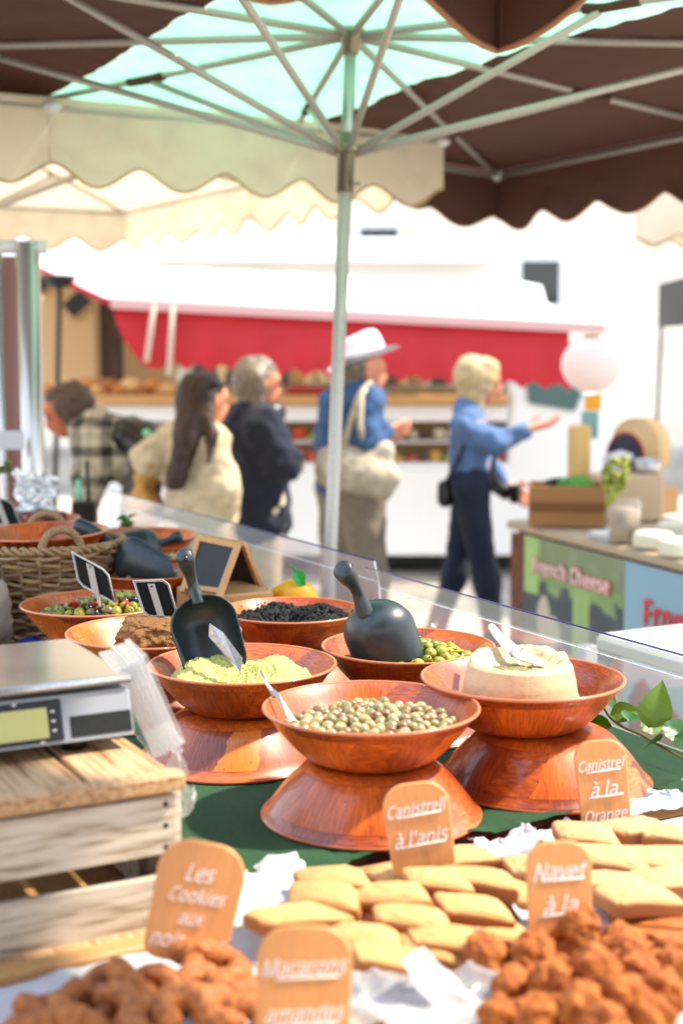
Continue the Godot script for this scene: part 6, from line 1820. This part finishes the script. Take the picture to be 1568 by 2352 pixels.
	var heap2 := [[1344, 1922, 1.66, -0.3], [1462, 1908, 1.66, 0.2], [1545, 1925, 1.64, -0.4], [1396, 1978, 1.60, -0.35], [1482, 1980, 1.60, -0.25], [1405, 2036, 1.54, -0.2], [1535, 2028, 1.55, 0.15], [1464, 2066, 1.52, 0.1], [1560, 1975, 1.62, -0.2], [1318, 1985, 1.62, -0.2], [1440, 1945, 1.66, 0.0], [1500, 2040, 1.58, 0.1], [1360, 2000, 1.6, -0.2], [1240, 2000, 1.64, -0.2]]
	for i in heap2.size():
		var q: Array = heap2[i]
		single("pale_biscuit", "pale flat lozenge biscuit in the heap by the vine", "biscuit", lz[rng.randi() % 4], M.biscuit_b, TB(Basis(Vector3.UP, q[3]) * Basis(Vector3.RIGHT, 0.15 + rng.randf_range(-0.12, 0.12)), on_y(q[0], q[1], 1.022 if i < 9 else 0.995)), "biscuits in the pale heap")
	for q in [[1515, 2120, 1.42], [1530, 2168, 1.38], [1560, 2140, 1.45]]:
		single("biscuit_stick", "long orange brown biscuit stick on white paper", "biscuit", lozenge(0.12, 0.03, 0.024, 0.1, 7), mat("stick", Color(0.76, 0.43, 0.16), 0.7, {"tex": M.blot, "scale": Vector3(8, 8, 8)}), TB(Basis(Vector3.UP, -0.25), on_y(q[0], q[1], 0.995)), "biscuit sticks")
	# nutty rock cakes
	var rocks := []
	var nz := FastNoiseLite.new()
	nz.frequency = 2.6
	nz.fractal_octaves = 3
	for i in 4:
		var bones := [[Vector3(-0.005, 0, 0), Vector3(0.006, 0.002, 0.003), 0.0195, 0.018]]
		for k in 18:
			var y := 1.0 - 2.0 * (k + 0.5) / 18.0
			var a := k * 2.39996 + i
			var d := Vector3(cos(a) * sqrt(1.0 - y * y), y * 0.9, sin(a) * sqrt(1.0 - y * y)) * rng.randf_range(0.018, 0.022)
			var e := d + Vector3(rng.randf_range(-1, 1), rng.randf_range(-1, 1), rng.randf_range(-1, 1)) * 0.006
			bones.append([d, e, rng.randf_range(0.007, 0.011), rng.randf_range(0.004, 0.008)])
		rocks.append(nets(bones, 0.0019, 0.006, 0.0022, 140.0))
	var rt := ntex(73, 0.018, [Color(0.44, 0.24, 0.10), Color(0.72, 0.43, 0.19), Color(0.86, 0.58, 0.28), Color(1.0, 0.90, 0.64)], 5)
	mat("rock_cake", Color(0.80, 0.68, 0.50), 0.8, {"tex": rt, "scale": Vector3(7, 7, 7), "bump": ntex(63, 0.08, [g3(0), g3(1)], 5), "depth": 0.1})
	var spots := [[1118, 2205, 1.0], [1222, 2192, 1.01], [1328, 2136, 1.02], [1420, 2182, 1.0], [1178, 2280, 1.0], [1275, 2258, 1.02], [1362, 2232, 1.03], [1450, 2242, 1.02], [1540, 2215, 1.0], [1525, 2285, 1.02], [1430, 2305, 1.03], [1335, 2318, 1.03], [1235, 2340, 1.02], [1150, 2345, 1.0], [1490, 2350, 1.02], [1385, 2358, 1.04], [1290, 2200, 0.99], [1210, 2245, 0.99], [1395, 2270, 1.0], [1485, 2200, 0.985], [1300, 2350, 1.0]]
	for q in spots:
		single("rock_cake", "knobbly brown nut rock cake in the corner heap", "cake", rocks[rng.randi() % 4], M.rock_cake, TB(Basis.from_euler(Vector3(rng.randf() * 6, rng.randf() * 6, rng.randf() * 6)).scaled_local(Vector3.ONE * rng.randf_range(0.92, 1.08)), on_y(q[0], q[1], q[2] + 0.005)), "nut rock cakes")
	# curled nut crescents
	mat("crescent", Color(0.78, 0.53, 0.30), 0.65, {"tex": ntex(74, 0.02, [Color(0.5, 0.34, 0.24), Color(0.85, 0.75, 0.62), Color(1, 0.95, 0.88)], 5), "scale": Vector3(7, 7, 7), "bump": ntex(63, 0.08, [g3(0), g3(1)], 5), "depth": 0.12})
	var cres := []
	for i in 3:
		var bones := []
		for k in 9:
			var a := 3.7 * k / 9.0 + i
			var a2 := 3.7 * (k + 1) / 9.0 + i
			var r := 0.0125 * (0.72 + 0.28 * sin(PI * (k + 0.5) / 9.0)) * rng.randf_range(0.9, 1.12)
			bones.append([Vector3(cos(a) * 0.023, 0.002 * sin(k * 1.1), sin(a) * 0.021), Vector3(cos(a2) * 0.023, 0.002 * sin(k * 1.1 + 1.1), sin(a2) * 0.021), r, r])
			for j in 5:
				var q := Vector3(rng.randf_range(-1, 1), rng.randf_range(-1, 1), rng.randf_range(-1, 1)).normalized() * r
				bones.append([bones[-1 - j][0] + q, bones[-1 - j][0] + q * 1.05, 0.0035, 0.002])
		cres.append(nets(bones, 0.0022, 0.005, 0.0016, 150.0))
	for q in [[85, 2335, 1.28], [110, 2318, 1.3], [205, 2305, 1.31], [260, 2330, 1.28], [300, 2252, 1.36], [350, 2285, 1.32], [400, 2240, 1.37], [455, 2190, 1.42], [470, 2262, 1.35], [545, 2260, 1.36], [425, 2325, 1.28], [520, 2320, 1.29], [350, 2345, 1.27], [180, 2350, 1.26], [560, 2345, 1.27], [500, 2225, 1.4], [245, 2280, 1.34], [40, 2352, 1.26]]:
		single("nut_crescent", "curled brown nut crescent in the heap by the crate", "biscuit", cres[rng.randi() % 3], M.crescent, TB(Basis.from_euler(Vector3(rng.randf_range(-0.7, 0.7), rng.randf() * 6, rng.randf_range(-0.5, 0.5))), on_y(q[0], q[1], 1.0 + rng.randf_range(-0.008, 0.01))), "nut crescents")
	# wooden name signs
	sign_board("tilted wooden name sign among the curled nut crescents", 448, 2072, 1.46, 0.094, 0.128, -0.22, ["Les", "Cookies", "aux", "noisettes"], [0.30, 0.62, 0.26, 0.82], 0.05)
	sign_board("wooden name sign standing before the middle biscuit heap", 697, 2292, 1.30, 0.092, 0.135, -0.05, ["Macarons", "amandes"], [0.86, 0.8], 0.1, true)
	sign_board("wooden name sign reading aniseed biscuits behind the heap", 962, 1902, 1.70, 0.083, 0.112, 0.13, ["Canistrell", "à l'anis"], [0.86, 0.78], 0.0, true)
	sign_board("dark edged wooden name sign beside the rock cakes", 1283, 2055, 1.49, 0.072, 0.115, -0.02, ["Navet", "à la"], [0.78, 0.5], 0.1, true)
	sign_board("pale wooden name sign reading orange biscuits by the hummus bowl", 1383, 1802, 1.90, 0.072, 0.122, 0.08, ["Canistrel", "à la", "Orange"], [0.86, 0.5, 0.8], 0.0, true)

func sign_board(label: String, px: float, py: float, z: float, w: float, h: float, roll: float, lines: Array, widths: Array, yaw: float, under := false) -> void:
	var at := at_z(px, py, z)
	var o := thing("name_sign", label, "sign", TB(Basis(Vector3.UP, yaw) * Basis(Vector3.RIGHT, -0.22) * Basis(Vector3(0, 0, 1), roll), at))
	var poly := PackedVector2Array()
	var r := w * 0.36
	for k in [[1, 1], [-1, 1], [-1, -1], [1, -1]]:
		var rr: float = r if k[1] > 0 else r * 0.5
		var c := Vector2(k[0] * (w / 2 * (1.0 if k[1] > 0 else 0.94) - rr), k[1] * (h / 2 - rr))
		var a0: float = {"11": 0.0, "-11": 90.0, "-1-1": 180.0, "1-1": 270.0}["%d%d" % [k[0], k[1]]]
		for i in 9:
			var a := deg_to_rad(a0 + i * 11.25)
			poly.append(c + Vector2(cos(a), sin(a)) * rr)
	part(o, "board", prism(poly, 0.009, 0.0015), M.sign_wood)
	mat("chalk_white", Color(0.93, 0.92, 0.91), 0.8)
	var n := lines.size()
	for i in n:
		var tm := TextMesh.new()
		var f := SystemFont.new()
		f.font_names = PackedStringArray(["Droid Sans"])
		f.font_italic = true
		f.font_weight = 400
		tm.font = f
		tm.text = lines[i]
		tm.font_size = 48
		tm.pixel_size = 0.001
		tm.depth = 0.0008
		var wd: float = tm.get_aabb().size.x
		var sc: float = minf(w * widths[i] / maxf(wd, 0.001), h * 0.30 / 0.036 * 0.8)
		var y: float = h * (0.27 - 0.56 * (i + 0.15) / maxi(n - 1, 2)) if n > 2 else h * (0.22 - 0.32 * i)
		var sh := Basis(Vector3(1, 0.06, 0), Vector3(0.3, 1.2, 0), Vector3(0, 0, 1))
		var tx := part(o, "lettering", tm, M.chalk_white, TB(sh.scaled(Vector3(sc, sc, 1)), Vector3(w * (0.02 * (i % 2)), y, 0.0051)))
		if under:
			part(o, "underline", rod(Vector3(-w * 0.3, y - h * 0.085, 0.005), Vector3(w * 0.36, y - h * 0.06, 0.005), 0.0011, -1, 6), M.chalk_white)

func small_details() -> void:
	# vine along the screen
	mat("vine_leaf", Color(0.14, 0.34, 0.05), 0.4, {"tex": ntex(81, 0.02, [Color(0.6, 0.8, 0.4), Color(0.9, 1, 0.7), Color(1, 1, 1)], 4), "scale": Vector3(20, 20, 20), "back": Color(0.4, 0.6, 0.2)})
	mat("vine_pale", Color(0.42, 0.52, 0.16), 0.4, {"tex": ntex(82, 0.05, [Color(0.7, 0.85, 0.4), Color(1, 1, 0.9)], 4), "scale": Vector3(20, 20, 20), "back": Color(0.5, 0.6, 0.3)})
	mat("vine_stem", Color(0.30, 0.34, 0.12), 0.6)
	var v := thing("ivy_vine", "trailing artificial vine with variegated leaves by the hummus bowl", "vine", T(at_z(1380, 1640, 2.2)))
	var o := v.position
	var stem := []
	for q in [[1372, 1592, 2.24], [1395, 1640, 2.2], [1428, 1668, 2.16], [1475, 1690, 2.12], [1530, 1722, 2.06], [1600, 1760, 2.0]]:
		stem.append(at_z(q[0], q[1], q[2]) - o)
	part(v, "stem", tube(smooth_path(stem, 5), 0.0028, 0.002, 8), M.vine_stem)
	var lv := leaf_mesh(0.058, 0.044, 0.014)
	for q in [[1380, 1592, 2.24, 0.5, -0.5, 0.055, 0], [1404, 1668, 2.18, 2.6, -0.2, 0.05, 0], [1400, 1642, 2.2, -0.4, 0.3, 0.05, 1], [1488, 1672, 2.1, 1.57, 1.25, 0.075, 1], [1520, 1662, 2.08, -0.5, -0.5, 0.06, 0], [1548, 1690, 2.04, -0.9, -0.2, 0.05, 0], [1470, 1672, 2.14, 0.2, 0.1, 0.045, 1], [1440, 1655, 2.16, 1.0, 0.5, 0.04, 0], [1515, 1700, 2.08, -2.5, -0.1, 0.05, 0]]:
		var p := at_z(q[0], q[1], q[2]) - o
		part(v, "leaf", lv, M.vine_pale if q[6] else M.vine_leaf, TB(Basis(Vector3.UP, 0.1) * Basis(Vector3(0, 0, 1), q[4]) * Basis(Vector3.UP, q[3] if q[4] < 1.0 else 0.0) * Basis(Vector3.RIGHT, 0.8 if q[4] < 1.0 else 1.45) * Basis().scaled(Vector3.ONE * q[5] / 0.058), p))
	# potted sprigs
	for q in [[292, 1212, 3.9, 0.05], [22, 1085, 4.3, 0.06]]:
		var p := at_z(q[0], q[1], q[2])
		var s := thing("green_sprig", ["small leafy sprig lying by the far bowl", "thin leafy sprig before the chrome post"][0 if q[0] > 100 else 1], "plant", T(p))
		part(s, "stem", tube([Vector3(0, -0.03, 0), Vector3(0.003, 0, 0), Vector3(-0.004, 0.03, 0)], 0.002), M.vine_stem)
		for i in 11:
			part(s, "leaf", lv, M.vine_leaf if i % 2 else M.vine_pale, TB(Basis.from_euler(Vector3(rng.randf_range(-0.6, 0.6), rng.randf() * 6.0, rng.randf_range(-0.2, 0.7))).scaled_local(Vector3.ONE * 0.6), Vector3(rng.randf_range(-0.012, 0.012), rng.randf_range(-0.01, 0.03), 0)))
	# blue spoon rest, pale sack, silver bag, dark stakes
	single("blue_tray", "violet blue plastic tray under the mixed olive bowl", "tray", grid(30, 8, func(u, w):
		var a: float = -u * TAU
		return Vector3(cos(a) * 0.06 * w, 0.022 * w * w, sin(a) * 0.075 * w)), M.blue_plastic, T(on_y(105, 1496, 1.001)))
	single("linen_sack", "pale linen sack slumped beside the wicker basket", "sack", blob(Vector3(0.06, 0.11, 0.06), 0.35, 2.4, 6, 30, 24), mat("linen", Color(0.60, 0.54, 0.46), 0.9, {"bump": M.weave, "depth": 0.05, "scale": Vector3(10, 10, 10)}), T(at_z(-42, 1425, 3.0)))
	single("silver_bag", "crumpled silvery bag behind the dried tomato bowl", "bag", sheet(0.14, 0.16, 0.05, 14.0, 20, 30), mat("foil", Color(0.85, 0.85, 0.86), 0.25, {"metal": 0.6}), TB(Basis.from_euler(Vector3(1.0, 0.3, -0.4)), at_z(68, 1148, 4.3)))
	var kp := on_y(196, 1205, 1.0)
	var kb := thing("knife_stand", "small dark stand with two upright steel handles", "stand", T(Vector3(kp.x, 1.0, kp.z)))
	part(kb, "block", rbox(Vector3(0.09, 0.09, 0.07), 0.006), M.black_plastic, T(Vector3(0, 0.045, 0)))
	part(kb, "handle", rod(Vector3(0.015, 0.08, 0), Vector3(0.012, 0.24, 0), 0.008), M.dark_steel)
	part(kb, "handle", rod(Vector3(-0.02, 0.08, 0), Vector3(-0.022, 0.17, 0), 0.011), mat("mint_handle", Color(0.45, 0.75, 0.62), 0.3))
